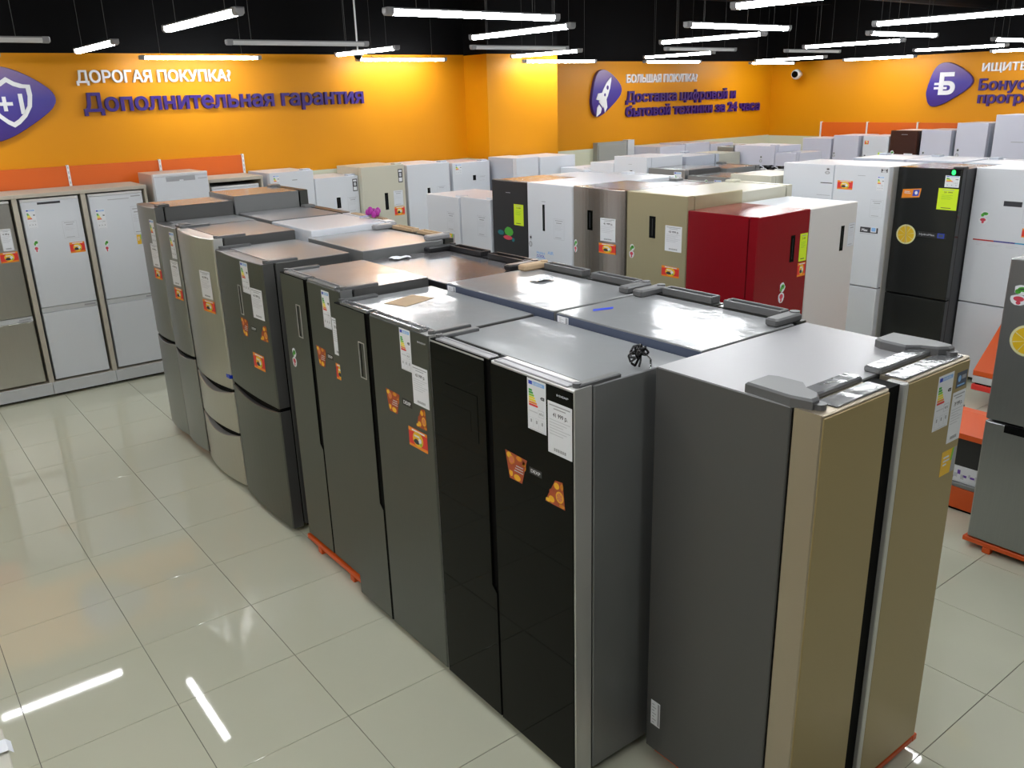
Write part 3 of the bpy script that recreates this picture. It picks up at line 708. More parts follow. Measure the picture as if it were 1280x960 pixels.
    if rail:                # raised channel strips along the door tops
        for (xa, xb) in rail[0]:
            b = MB(); m = rail[1]; dd = rail[2]; hh = rail[3]
            b.cbox(xa, xb, .004, .018, z1-.004, z1+hh, m, .003); b.cbox(xa, xb, dd-.014, dd, z1-.004, z1+hh, m, .003); b.box(xa+.004, xb-.004, .016, dd-.012, z1-.004, z1+hh*.35, m)
            b.cbox(xa, xa+.014, .018, dd-.014, z1-.004, z1+hh, m, .003); b.cbox(xb-.014, xb, .018, dd-.014, z1-.004, z1+hh, m, .003)
            b.build('top_rail', t)
    # stickers: (kind, x0, x1, z0, z1)
    for st in stick:
        kind, x0, x1, za, zb = st[:5]
        cx, cz = (x0+x1)/2, (za+zb)/2
        own = None
        for q_ in objs:
            if q_[1]-.01 <= cx <= q_[2]+.01 and q_[3] <= cz <= q_[4]: own = q_
        par = own[0] if own else t; y = 0; rt = 0
        if own and own[5]:
            u = (cx-own[1])/(own[2]-own[1]); y = -own[5]*(1-(2*u-1)**2) ; rt = math.atan2(own[5]*4*(2*u-1), (own[2]-own[1]))
        if glass: y -= .005
        W, H = SIZE[kind]
        o = put(PNAME[kind], sticker_mesh(kind), par, (cx, y-.0002, cz), (0, 0, rt), ((x1-x0)/W, 1, (zb-za)/H))
        if kind in PLABEL: o['label'] = PLABEL[kind]
    return t

def pallet(label, x0, x1, y0, y1, h=.07):
    t = thing('pallet', label, 'pallet', ((x0+x1)/2, (y0+y1)/2, 0), 0, 'orange metal pallets'); w, d = (x1-x0)/2, (y1-y0)/2
    for (a, b, c_, e_) in ((-w, -w+.035, -d, d), (w-.035, w, -d, d)):
        m = MB(); m.cbox(a, b, c_, e_, h-.03, h, 'pallet_orange', .003); m.build('rail', t)
    for (c_, e_) in ((-d, -d+.035), (d-.035, d)):
        m = MB(); m.cbox(-w+.035, w-.035, c_, e_, h-.028, h-.002, 'pallet_orange', .003); m.build('rail', t)
    for sx in (-1, 1):
        for f in (-.55, .55):
            m = MB(); cx = sx*(w-.02); m.cbox(cx-.02, cx+.02, f*d-.025, f*d+.025, 0, h-.03, 'pallet_orange', .004); m.build('foot', t)

G1 = 'fridges facing the left aisle in the front island'
# F1 black glass side-by-side
S_DEXP = lambda dx=0: []
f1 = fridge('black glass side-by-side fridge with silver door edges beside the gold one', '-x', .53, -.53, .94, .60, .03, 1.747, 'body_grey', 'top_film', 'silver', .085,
  doors=[(-.47, -.035, .035, 1.745, {'notch': (.032, .68)}), (-.024, .47, .035, 1.745, {})], glass='black_glass', edge='silver', hinge='bar', group=G1,
  rail=([(-.43, -.04), (-.01, .43)], 'top_plain', .055, .005),
  stick=[('energy', .213, .321, 1.532, 1.735), ('price', .331, .465, 1.473, 1.676), ('fruit_left', .062, .201, 1.28, 1.395), ('brand_tag', .215, .29, 1.345, 1.372), ('fruit_right', .31, .425, 1.262, 1.37), ('logo', .38, .45, 1.70, 1.715)])
mb = MB(); mb.cbox(-.36, -.12, -.0070, -.0055, 1.36, 1.57, 'black_glass', .0005); mb.cbox(-.31, -.17, -.0080, -.0070, 1.40, 1.49, 'black_glass', .0005); mb.build('water_dispenser', f1, label='black dispenser panel on the left door')
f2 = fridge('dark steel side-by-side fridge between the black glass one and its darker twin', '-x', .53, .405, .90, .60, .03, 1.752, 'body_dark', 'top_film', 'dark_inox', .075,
  doors=[(-.45, -.092, .035, 1.75, {'notch': (.032, .70)}), (-.08, .45, .035, 1.75, {})], hinge='bar', group=G1, edge='silver',
  rail=([(-.39, -.11), (-.07, .38)], 'silver_wrap', .06, .012),
  stick=[('energy', .206, .300, 1.547, 1.745), ('price2', .296, .43, 1.401, 1.59), ('fruit_left', .037, .166, 1.30, 1.41), ('brand_tag', .19, .275, 1.365, 1.40), ('fruit_right', .306, .40, 1.29, 1.39), ('promo', .230, .393, 1.175, 1.27), ('logo', .36, .435, 1.70, 1.715), ('handle_slot', -.21, -.15, 1.403, 1.592)])
f3 = fridge('dark steel side-by-side fridge on an orange pallet with a narrow left door', '-x', .58, 1.265, .76, .55, .0705, 1.795, 'body_dark', 'top_film', 'dark_inox', .075,
  doors=[(-.38, -.025, .08, 1.792, {'notch': (.03, .775)}), (-.015, .38, .08, 1.792, {})], hinge='bar', group=G1, edge='body_grey', rail=([(-.32, -.05), (-.01, .32)], 'body_grey', .06, .01), feet=False,
  stick=[('energy', .165, .255, 1.563, 1.77), ('price3', .262, .365, 1.43, 1.636), ('fruit_left', .03, .15, 1.32, 1.432), ('brand_tag', .165, .235, 1.385, 1.415), ('promo', .26, .36, 1.29, 1.38), ('radish', -.325, -.265, 1.226, 1.347), ('handle_slot', -.19, -.135, 1.435, 1.63)])
pallet('orange metal pallet under the dark steel fridge in the left aisle', .57, 1.15, .87, 1.66)
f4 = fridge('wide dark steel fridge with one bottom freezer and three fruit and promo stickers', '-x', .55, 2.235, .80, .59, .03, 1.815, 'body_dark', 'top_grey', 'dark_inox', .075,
  doors=[(-.40, .40, .885, 1.81, {'bulge': .018}), (-.40, .40, .035, .862, {'bulge': .018, 'sag': .035, 'lip': .05, 'drawer': 1})], hinge='bar', group=G1, edge='body_dark',
  stick=[('energy', .09, .20, 1.60, 1.796), ('price', .205, .36, 1.455, 1.646), ('handle_slot', .005, .05, 1.44, 1.634), ('fruit_left', -.02, .10, 1.30, 1.418), ('brand_tag', .14, .22, 1.36, 1.39), ('fruit_right', .27, .375, 1.32, 1.423), ('promo', .117, .28, 1.107, 1.21)])
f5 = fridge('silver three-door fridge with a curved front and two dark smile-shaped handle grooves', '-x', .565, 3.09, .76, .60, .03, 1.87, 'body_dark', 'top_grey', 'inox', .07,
  doors=[(-.38, .38, .79, 1.865, {'bulge': .04}), (-.38, .38, .452, .768, {'bulge': .04, 'sag': .055, 'lip': .06, 'drawer': 1}), (-.38, .38, .035, .43, {'bulge': .04, 'sag': .055, 'lip': .06, 'drawer': 1})], hinge='bar', group=G1, edge='silver',
  stick=[('price2', .13, .29, 1.435, 1.63), ('promo', .12, .30, 1.335, 1.42)])
mb = MB(); mb.box(.30, .385, -.012, -.002, .875, .90, 'tape_blue'); mb.box(.385, .3866, -.012, .05, .875, .90, 'tape_blue'); mb.build('blue_tape', f5, label='piece of blue tape')
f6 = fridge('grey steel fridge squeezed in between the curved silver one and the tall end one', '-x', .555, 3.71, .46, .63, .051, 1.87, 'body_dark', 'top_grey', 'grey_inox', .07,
  doors=[(-.23, .23, .865, 1.865, {'bulge': .02}), (-.23, .23, .065, .842, {'bulge': .02, 'sag': .02, 'lip': .045, 'drawer': 1})], group=G1, edge='body_dark', feet=False,
  stick=[('energy', .12, .20, 1.63, 1.83), ('price', .06, .20, 1.42, 1.61), ('promo', .06, .205, 1.31, 1.40)])
f7 = fridge('tallest grey steel fridge at the far end of the left-aisle row', '-x', .555, 4.19, .48, .63, .051, 1.98, 'body_dark', 'top_grey', 'grey_inox', .07,
  doors=[(-.24, .24, .89, 1.975, {'bulge': .02}), (-.24, .24, .065, .868, {'bulge': .02, 'sag': .02, 'lip': .045, 'drawer': 1})], group=G1, edge='body_dark', feet=False,
  stick=[('energy', .12, .20, 1.68, 1.88), ('price2', .06, .20, 1.50, 1.685), ('promo', .06, .205, 1.40, 1.485)])
pallet('low orange pallet under the two grey steel fridges at the far end', .60, 1.16, 3.50, 4.42, .05)

# gold glass fridge at the near end, facing the viewer
fg = fridge('gold glass side-by-side fridge with dark grey side, nearest of all', '-y', -1.76, 1.33, .93, .69, .0705, 1.785, 'body_dark', 'top_plain', 'gold_edge', .10,
  doors=[(-.465, -.085, .08, 1.78, {}), (.028, .465, .08, 1.78, {})], glass='gold_glass', edge='gold_edge', hinge='big', feet=False,
  stick=[('energy', .238, .348, 1.54, 1.75), ('price3', .362, .458, 1.46, 1.66), ('orange_tag', .345, .455, 1.33, 1.43), ('blue_card', .375, .45, 1.675, 1.735)])
mb = MB(); mb.box(-.0845, -.001, .010, .098, .085, 1.775, 'gasket'); mb.cbox(-.0008, .0275, -.008, .06, .085, 1.778, 'silver', .003); mb.build('handle_recess', fg, label='black handle recess between the doors')
for k, (a, b) in enumerate(((-.37, -.08), (.03, .44))):
    mb = MB(); mb.cbox(a, b, .10, .165, 1.776, 1.80, 'silver_wrap' , .006); mb.cbox(a, b, .012, .085, 1.779, 1.786, 'silver_wrap', .003)
    mb.build('top_trim', fg, label='plastic-wrapped top strip')
o = put('barcode_label', sticker_mesh('barcode'), fg, (-.4632, .69-.052, .27), (0, 0, -PI/2), (1.0, 1, 1.0))
pallet('orange metal pallet under the gold glass fridge', .90, 1.825, -1.762, -1.09)

# cord knot on the corner of F1
mb = MB(); random.seed(3)
for s in range(5):
    pts = []; ph = s*1.3
    for k in range(9):
        a = ph + k*.75; pts.append((.035*math.cos(a)*(1-.05*s), .028*math.sin(a+s), .02+.018*math.sin(k*1.1+s)-(.03 if k > 6 else 0)))
    mb.path(pts, .0045, 'black_matt' if s % 2 == 0 else 'gasket')
mb.path([(.01, -.02, .02), (.03, -.035, -.01), (.02, -.045, -.04)], .004, 'chrome')
mb.build('cord_knot', smooth=None, loc=(.895, -.955, 1.785), label='small knotted black cord on the corner of the black glass fridge', cat='cord')

# back-to-back row facing the right (tops seen)
G2 = 'fridges facing the inner aisle in the front island'
def rails(w): return [(-w/2+.09, -.035), (.035, w/2-.09)]
def hinge_blocks(t, w, z, m, dd=.20, far=None):
    for s in (-1, 1):
        if s == 1 and far: m = far
        b = MB(); xa, xb = sorted((s*(w/2-.01), s*(w/2-.075))); b.cbox(xa, xb, .02, dd, z-.006, z+.03, m, .008); b.tube((s*(w/2-.045), .03, z-.004), (s*(w/2-.045), .03, z+.034), .022, m, 10)
        b.build('hinge_cover', t)
b1 = fridge('grey side-by-side fridge behind the black glass one, shiny top with a blue tape scrap', '+x', 1.82, -.625, .865, .68, .03, 1.785, 'body_grey', 'top_film', 'dark_inox', .075,
  doors=[(-.432, -.006, .035, 1.782, {}), (.006, .432, .035, 1.782, {})], hinge=None, group=G2, rail=(rails(.865), 'cover_grey', .07, .03), back='back_blue')
hinge_blocks(b1, .865, 1.785, 'cover_grey')
b2 = fridge('grey side-by-side fridge with the brightest shiny top and a brown hinge cover', '+x', 1.82, .27, .90, .68, .03, 1.787, 'body_grey', 'top_film', 'dark_inox', .075,
  doors=[(-.45, -.006, .035, 1.783, {}), (.006, .45, .035, 1.783, {})], hinge=None, group=G2, rail=(rails(.90), 'cover_grey', .07, .03), back='back_blue')
hinge_blocks(b2, .90, 1.787, 'cover_grey', .20, 'carton')
b3 = fridge('black-edged side-by-side fridge with a black top rail', '+x', 1.85, 1.235, .96, .69, .03, 1.772, 'black_matt', 'top_dark', 'black_matt', .08,
  doors=[(-.48, -.006, .035, 1.769, {}), (.006, .48, .035, 1.769, {})], hinge=None, group=G2, rail=(rails(.96), 'black_matt', .085, .03))
hinge_blocks(b3, .96, 1.772, 'black_matt', .24)
b4 = fridge('grey side-by-side fridge with an orange-tinted top next to the low white one', '+x', 1.88, 2.14, .80, .70, .06, 1.83, 'body_grey', 'top_grey', 'dark_inox', .075,
  doors=[(-.40, -.006, .065, 1.827, {}), (.006, .40, .065, 1.827, {})], hinge=None, group=G2, rail=(rails(.80), 'carton', .07, .02))
hinge_blocks(b4, .80, 1.83, 'top_plain')
b5 = fridge('white side-by-side fridge standing among the grey ones', '+x', 1.90, 2.91, .70, .68, .06, 1.87, 'white_fridge', 'white_fridge', 'white_fridge', .075,
  doors=[(-.35, -.006, .065, 1.867, {}), (.006, .35, .065, 1.867, {})], hinge=None, group=G2, rail=(rails(.70), 'carton', .05, .006))
o = put('vent_label', sticker_mesh('barcode'), b5, (.30, .6802, 1.70), (0, 0, PI), (1, 1, .9))
b6 = fridge('grey fridge with a plain flat grey top behind the white one', '+x', 1.90, 3.61, .68, .68, .06, 1.875, 'body_grey', 'top_plain', 'dark_inox', .075,
  doors=[(-.34, .34, .065, 1.872, {})], hinge='small', group=G2)
b7 = fridge('tall grey fridge with an orange-tinted top at the far end of the inner row', '+x', 1.87, 4.28, .60, .66, .06, 2.01, 'body_grey', 'top_grey', 'dark_inox', .075,
  doors=[(-.30, .30, .065, 2.006, {})], hinge='small', group=G2)
for bb, ww, zz in ((b1, .865, 1.785), (b2, .90, 1.787)): put('barcode_label', sticker_mesh('barcode'), bb, (ww/2-.05, .6835, zz-.045), (0, 0, PI), (1.5, 1, .45), label='small white barcode label on the back')
# scraps on the tops
mb = MB(); mb.add([(0, 0, 0), (.10, -.03, 0), (.115, -.015, .004), (.02, .02, .003)], [(0, 1, 2, 3)], 'tape_blue'); mb.add([(0, 0, 0), (.10, -.03, 0), (.115, -.015, .004), (.02, .02, .003)], [(3, 2, 1, 0)], 'tape_blue')
mb.build('tape_scrap', smooth=None, loc=(1.27, -.30, 1.7805), label='blue tape scrap on the shiny grey fridge top', cat='tape')
for k, (x, y, z, l) in enumerate(((1.55, .40, 1.782, 'crumpled clear film scrap on the brightest shiny fridge top'), (1.38, 1.62, 1.767, 'white paper scrap on the black-edged fridge top'))):
    mb = MB(); random.seed(20+k); n = 5; vs = []
    for i in range(n):
        for j in range(n): vs.append((i*.03-.06, j*.022-.045+random.uniform(-.006, .006), random.uniform(0, .014)))
    mb.add(vs, [(i*n+j, (i+1)*n+j, (i+1)*n+j+1, i*n+j+1) for i in range(n-1) for j in range(n-1)], 'paper')
    mb.build('film_scrap', smooth=None, loc=(x, y, z), label=l, cat='scrap', group='film scraps')
mb = MB(); mb.box(-.11, .11, -.075, .075, 0, .002, 'carton'); mb.build('cardboard_sheet', loc=(.84, .62, 1.7465), rot=(0, 0, .3), label='thin light cardboard sheet on the dark steel fridge top', cat='cardboard')
# purple ribbon bunch on the white fridge
mb = MB(); random.seed(5)
for k in range(9):
    a = k*.7; mb.ball((.035*math.cos(a), .05*math.sin(a), .03+.012*(k % 3)), .022, 'magenta', 8, 5, 1.2)
mb.tube((0, 0, .02), (-.10, .03, .012), .008, 'film_violet', 6)
mb.build('ribbon_bunch', smooth=True, loc=(1.84, 2.78, 1.872), label='small magenta ribbon bunch lying on the white fridge', cat='ribbon')

# ------------------------------------------------------------------ second island (x 3.5)
G3 = 'fridges facing left in the second island'
two = lambda w, z0, z1, s=.62, **k: [(-w/2, w/2, z0+s+.006, z1-.003, dict(k)), (-w/2, w/2, z0+.005, z0+s-.006, dict(k))]
fridge('matt black fridge with a lime price tag in the second island', '-x', 3.5, 3.23, .53, .63, .05, 1.995, 'black_matt', 'top_grey', 'black_matt', doors=two(.53, .05, 1.995), hinge=None, group=G3,
  stick=[('lime', .067, .207, 1.601, 1.791), ('magnet_dark', -.169, .100, 1.443, 1.58), ('mark', -.05, .02, 1.884, 1.890)])
fridge('white fridge with a long black handle slot next to the matt black one', '-x', 3.5, 2.66, .61, .63, .05, 2.0, 'white_side', 'white_fridge', 'white_fridge', doors=two(.61, .05, 2.0), hinge=None, group=G3,
  stick=[('display', -.092, -.061, 1.587, 1.817), ('outline', .058, .198, 1.531, 1.710), ('blue_print', -.192, .073, 1.335, 1.415), ('magnet_grey', -.287, -.238, 1.425, 1.535), ('mark', -.1, -.05, 1.84, 1.845)])
fridge('bronze steel fridge with a fluted curved front', '-x', 3.5, 2.035, .62, .63, .05, 2.005, 'body_dark', 'top_grey', 'bronze_inox', doors=two(.62, .05, 2.005, bulge=.03), hinge=None, group=G3,
  stick=[('display', -.105, -.04, 1.662, 1.823), ('price', .055, .215, 1.59, 1.775), ('promo', .04, .22, 1.49, 1.572), ('radish', -.295, -.245, 1.45, 1.564)])
fridge('pale gold fridge with a black display left of the red one', '-x', 3.5, 1.405, .62, .63, .05, 2.005, 'gold_paint', 'cream_fridge', 'gold_paint', doors=two(.62, .05, 2.005), hinge=None, group=G3,
  stick=[('display', -.065, .0, 1.665, 1.831), ('price2', .10, .265, 1.586, 1.777), ('promo', .075, .25, 1.39, 1.47), ('radish', -.27, -.215, 1.484, 1.598)])
fridge('dark red fridge at the near end of the second island', '-y', .47, 3.80, .60, .62, .05, 1.91, 'red', 'red', 'red', doors=two(.60, .05, 1.91), hinge=None,
  stick=[('display', .085, .135, 1.55, 1.74), ('lime', .195, .285, 1.54, 1.74), ('promo', .19, .285, 1.43, 1.53), ('radish', -.01, .06, 1.265, 1.418)])
fridge('warm white fridge with a black handle slot right of the red one', '-y', .47, 4.405, .60, .62, .05, 1.905, 'white_warm', 'white_fridge', 'white_warm', doors=two(.60, .05, 1.905), hinge=None,
  stick=[('display', .10, .145, 1.552, 1.74), ('outline', .20, .285, 1.573, 1.75)])
G3b = 'white fridges at the far end of the second island'
fridge('low white fridge touching the matt black one in the second island', '-x', 3.5, 3.78, .50, .63, .05, 1.80, 'white_fridge', 'white_fridge', 'white_fridge', doors=two(.50, .05, 1.80), hinge='small', group=G3b, stick=[('outline', .03, .18, 1.44, 1.64)])
fridge('low white fridge with a yellow sticker, farthest in the second island', '-x', 3.5, 4.36, .60, .63, .05, 1.785, 'white_fridge', 'white_fridge', 'white_fridge', doors=two(.60, .05, 1.785), hinge='small', group=G3b, stick=[('outline', .08, .22, 1.44, 1.63), ('orange_tag', .06, .20, 1.32, 1.41)])
# back side of the second island, fronts turned away
G3c = 'fridges with their fronts turned away in the second island'
for yc, w_, z, bm_, tp, l in ((3.30, .60, 1.98, 'white_fridge', 'white_fridge', 'white fridge seen only by its top behind the matt black one'), (2.68, .60, 1.99, 'white_fridge', 'white_fridge', 'white fridge seen only by its top behind the long-slot white one'),
                      (2.05, .62, 1.96, 'body_grey', 'top_grey', 'grey fridge seen only by its top behind the bronze one'), (1.42, .60, 1.985, 'cream_fridge', 'cream_fridge', 'cream fridge seen only by its top behind the pale gold one')):
    fridge(l, '+x', 4.80, yc, w_, .65, .05, z, bm_, tp, bm_, doors=two(w_, .05, z), group=G3c)

# ------------------------------------------------------------------ third island (x 6.2-6.7)
G4 = 'fridges facing left in the third island'
fridge('tall white fridge left of its twin with a red promo sticker', '-x', 6.42, 2.07, .58, .64, .05, 2.0, 'white_side', 'white_fridge', 'white_fridge', doors=two(.58, .05, 2.0, .8), group=G4, stick=[('magnet_grey', .195, .255, 1.906, 1.968), ('barred', .153, .284, 1.818, 1.826), ('mark', .12, .27, 1.70, 1.704)])
fridge('tall white fridge with a black printed band next to the big black one', '-x', 6.42, 1.49, .57, .64, .05, 2.005, 'silver', 'white_fridge', 'white_fridge', doors=two(.57, .05, 2.005, .8), group=G4,
  stick=[('promo', -.24, -.075, 1.772, 1.856), ('energy', .175, .245, 1.78, 1.915), ('qr_label', .205, .268, 1.95, 1.985), ('outline', .13, .26, 1.53, 1.698), ('max_band', .05, .235, 1.37, 1.44), ('mark', -.03, .05, 1.91, 1.914)])
fridge('big black glass fridge with a lemon sticker and a lime price tag', '-x', 6.58, .905, .60, .64, .05, 2.0, 'black_matt', 'top_grey', 'black_film', doors=two(.60, .05, 2.0, .75), group=G4,
  stick=[('energy', .151, .28, 1.837, 1.94), ('lime', .103, .285, 1.634, 1.825), ('orange_card', -.241, -.057, 1.706, 1.811), ('lemon', -.25, -.06, 1.285, 1.47), ('max_text', -.045, .228, 1.37, 1.42)])
ob = [o for o in COL.objects if o.get('label', '').startswith('big black glass fridge with a lemon')][0]
mb = MB(); mb.disc(0, 0, .018, .022, 'led_green'); mb.q(-.035, .06, -.03, .028, 'gasket', 0); mb.build('status_light', ob, smooth=None, loc=(.22, -.0005, 1.968), label='small green status light')
fridge('large white fridge with a thin rainbow strip right of the big black one', '-x', 6.82, .30, .60, .64, .05, 2.0, 'white_side', 'white_fridge', 'white_fridge', doors=two(.60, .05, 2.0, .72), group=G4,
  stick=[('barred', -.023, .132, 1.677, 1.722), ('outline', .15, .27, 1.54, 1.717), ('promo', .165, .285, 1.42, 1.498), ('radish', -.215, -.13, 1.504, 1.625), ('rainbow', -.245, .28, 1.335, 1.385)])
fridge('white fridge cut by the right edge behind the grey one', '-x', 6.82, -.315, .60, .64, .05, 2.0, 'white_fridge', 'white_fridge', 'white_fridge', doors=two(.6, .05, 2.0), group=G4)
# farther part of the third island
fridge('cream fridge with a small grey label at the middle of the third island', '-x', 6.25, 2.64, .52, .62, .05, 1.875, 'cream_fridge', 'cream_fridge', 'cream_fridge', doors=two(.52, .05, 1.875), group=G4, stick=[('magnet_grey', .12, .18, 1.73, 1.80)])
fridge('low grey fridge left of the cream one in the third island', '-x', 6.2, 3.20, .52, .62, .05, 1.83, 'body_grey', 'top_grey', 'grey_inox', doors=two(.52, .05, 1.83), group=G4, stick=[('energy', .12, .22, 1.66, 1.80), ('radish', -.02, .04, 1.70, 1.80)])
fridge('low grey fridge with a purple-topped label in the third island', '-x', 6.2, 3.78, .56, .62, .05, 1.885, 'body_dark', 'top_grey', 'grey_inox', doors=two(.56, .05, 1.885), group=G4, stick=[('energy', .12, .23, 1.66, 1.86)])
fridge('white fridge with a short dark handle slot in the third island', '-x', 6.2, 4.36, .55, .62, .05, 2.0, 'white_fridge', 'white_fridge', 'white_fridge', doors=two(.55, .05, 2.0), group=G4, stick=[('display', .0, .04, 1.69, 1.84), ('mark', -.03, .03, 1.91, 1.914)])
fridge('white fridge with a tiny grey magnet, second from the far end of the third island', '-x', 6.2, 4.85, .42, .62, .05, 1.915, 'white_fridge', 'white_fridge', 'white_fridge', doors=two(.42, .05, 1.915), group=G4, stick=[('magnet_grey', .0, .05, 1.70, 1.76)])
fridge('white fridge with a label at the far end of the third island', '-x', 6.15, 5.32, .52, .62, .05, 1.83, 'white_fridge', 'white_fridge', 'white_fridge', doors=two(.52, .05, 1.83), group=G4, stick=[('outline', .10, .22, 1.62, 1.78)])
fridge('grey fridge with a brown top peeking out behind the farthest white one', '-x', 6.82, 5.20, .62, .62, .05, 1.83, 'body_dark', 'top_grey', 'grey_inox', doors=two(.62, .05, 1.83), stick=[('energy', .18, .28, 1.62, 1.80)])
# backs of the third island
G5 = 'fridges with their fronts turned away in the third island'
for yc, w_, z, bm_, tp, l in ((4.36, .56, 1.97, 'white_side', 'white_fridge', 'white fridge with a dark edge behind the short-slot white one'), (3.75, .58, 1.86, 'body_grey', 'top_grey', 'grey fridge top behind the purple-labelled one'),
                      (3.2, .50, 1.80, 'body_grey', 'top_grey', 'grey fridge top behind the low grey one beside the cream one'), (2.67, .50, 1.84, 'white_side', 'white_fridge', 'white fridge top behind the cream one')):
    fridge(l, '+x', 7.5, yc, w_, .62, .05, z, bm_, tp, bm_, doors=two(w_, .05, z), group=G5)
for yc, w_, z, l in ((1.95, .58, 1.99, 'white fridge top behind the two tall white ones'), (1.35, .58, 1.99, 'white fridge top behind the black-band white one'), (.75, .58, 1.985, 'white fridge top behind the big black one')):
    fridge(l, '+x', 8.12, yc, w_, .62, .05, z, 'white_side', 'white_fridge', 'white_fridge', doors=two(w_, .05, z), group=G5)

# ------------------------------------------------------------------ fourth island (x 8.6)
G6 = 'fridges in the far fourth island'
for (xf, yc, w_, z, bm_, tp, dm, l) in (
   (8.5, 5.27, .50, 1.87, 'cream_fridge', 'cream_fridge', 'cream_fridge', 'small-looking cream fridge with an orange-tinted top in the far island'),
   (9.16, 5.33, .30, 1.93, 'body_grey', 'top_grey', 'grey_inox', 'dark grey fridge end beside the far cream one'),
   (9.16, 4.81, .70, 1.955, 'lavender', 'white_fridge', 'lavender', 'wide pale lavender fridge right of the dark grey end in the far island'),
   (9.16, 4.28, .34, 1.87, 'lavender', 'white_fridge', 'lavender', 'narrow lower pale fridge in the far island next to the cream wall')):
    fridge(l, '-x', xf, yc, w_, .62, .05, z, bm_, tp, dm, doors=two(w_, .05, z), group=G6, stick=[('magnet_grey', .1, .15, 1.72, 1.82)] if 'lavender' in l else ())
# low appliances (cookers) between
G7 = 'cookers on stands in the far rows'
def cooker(x, y, z, m, label):
    t = thing('cooker', label, 'cooker', (x, y, 0), -PI/2, G7); w_ = .5
    b = MB(); b.cbox(-w_/2, w_/2, 0, .55, .05, z, m, .005, 'top_plain'); b.build('body', t)
    b = MB(); b.cbox(-w_/2+.02, w_/2-.02, -.02, 0, .2, z-.14, m, .005); b.build('oven_door', t)
    for k in range(4):
        b = MB(); cx, cy_ = (-.11, .11)[k % 2], (.16, .4)[k//2]; b.tube((cx, cy_, z), (cx, cy_, z+.015), .05, 'black_matt', 10)
        for a in range(4): b.box(cx-.09 if a % 2 else cx-.006, cx+.09 if a % 2 else cx+.006, cy_-.006 if a % 2 else cy_-.09, cy_+.006 if a % 2 else cy_+.09, z+.018, z+.028, 'gasket')
        b.build('burner', t)
    for k in range(4):
        b = MB(); b.tube((-.15+.1*k, -.02, z-.07), (-.15+.1*k, 0, z-.07), .018, 'chrome', 10); b.build('knob', t, smooth=None)
    for sx in (-1, 1):
        for yy in (.06, .48):
            b = MB(); b.tube((sx*.2, yy, 0), (sx*.2, yy, .06), .018, 'gasket', 8); b.build('foot', t, smooth=None)
cooker(8.15, 4.0, 1.72, 'body_grey', 'grey cooker top seen behind the third island, left one')
cooker(8.15, 3.42, 1.72, 'white_fridge', 'white cooker top seen behind the third island, middle one')
cooker(8.15, 2.84, 1.72, 'body_grey', 'grey cooker top seen behind the third island, right one')

# ------------------------------------------------------------------ rows along the walls
G8 = 'fridges along the left back wall'
fridge('white fridge with an energy label beside the built-in cabinets', '-y', 6.10, 2.66, .52, .62, .05, 2.0, 'white_side', 'white_fridge', 'white_fridge', doors=two(.52, .05, 2.0), group=G8, stick=[('energy', -.22, -.15, 1.84, 1.97), ('mark', .0, .06, 1.90, 1.91)])
fridge('lower white fridge with a black info label left of the cream one', '-y', 6.10, 3.20, .55, .62, .05, 1.90, 'white_side', 'white_fridge', 'white_fridge', doors=two(.55, .05, 1.90), group=G8,
  stick=[('qr_label', .20, .26, 1.72, 1.86), ('display', -.02, .03, 1.544, 1.666), ('outline', .12, .25, 1.485, 1.66)])
fridge('cream fridge with an orange sticker at the left back wall', '-y', 6.02, 3.77, .58, .62, .05, 1.99, 'cream_fridge', 'cream_fridge', 'cream_fridge', doors=two(.58, .05, 1.99), group=G8,
  stick=[('qr_label', .20, .26, 1.78, 1.935), ('display', .0, .045, 1.475, 1.672), ('outline', .12, .25, 1.51, 1.69), ('promo', .12, .26, 1.394, 1.495)])
fridge('plain white fridge right of the cream one at the back wall', '-y', 6.08, 4.44, .62, .62, .05, 1.97, 'white_side', 'white_fridge', 'white_fridge', doors=two(.62, .05, 1.97), group=G8, stick=[('display', -.03, .01, 1.582, 1.675), ('outline', .11, .25, 1.57, 1.686)])
fridge('white fridge with a yellow energy label before the dark corner of the wall', '-y', 6.10, 5.10, .58, .62, .05, 1.945, 'white_side', 'white_fridge', 'white_fridge', doors=two(.58, .05, 1.945), group=G8, stick=[('energy', -.25, -.15, 1.80, 1.925), ('display', .02, .065, 1.711, 1.775), ('outline', .10, .24, 1.70, 1.76)])
fridge('white fridge under the orange pier, left of two', '-y', 5.60, 5.62, .36, .60, .05, 1.985, 'white_side', 'white_fridge', 'white_fridge', doors=two(.36, .05, 1.985), group=G8)
fridge('white fridge under the orange pier, right of two', '-y', 5.60, 6.13, .60, .60, .05, 1.975, 'white_side', 'white_fridge', 'white_fridge', doors=two(.60, .05, 1.975), group=G8)
G9 = 'white fridges under the middle sign'
for k, xc in enumerate((9.56, 10.18, 10.80, 11.42)):
    z = (1.88, 1.90, 1.86, 1.80)[k]
    fridge(['leftmost', 'second', 'third', 'rightmost'][k] + ' of the white fridges standing under the middle sign', '-y', 6.72, xc, .6, .6, .05, z, 'lavender', 'white_fridge', 'lavender', doors=two(.6, .05, z), group=G9)
t = thing('wall_cabinet', 'grey metal cabinet with a pale door jamb on the middle wall', 'cabinet', (0, Y2-.001, 0))
mb = MB(); mb.box(8.42, 9.08, -.10, 0, .05, 1.97, 'cabinet_grey'); mb.build('body', t)
mb = MB(); mb.box(9.09, 9.24, -.12, 0, .05, 1.985, 'plinth_white'); mb.build('side_post', t)
mb = MB(); mb.box(8.44, 9.06, -.112, -.10, .1, 1.93, 'cabinet_grey'); mb.build('cabinet_door', t)
for xx in (8.47, 9.16):
    mb = MB(); mb.box(xx, xx+.04, -.09, -.03, 0, .05, 'gasket'); mb.build('foot', t)

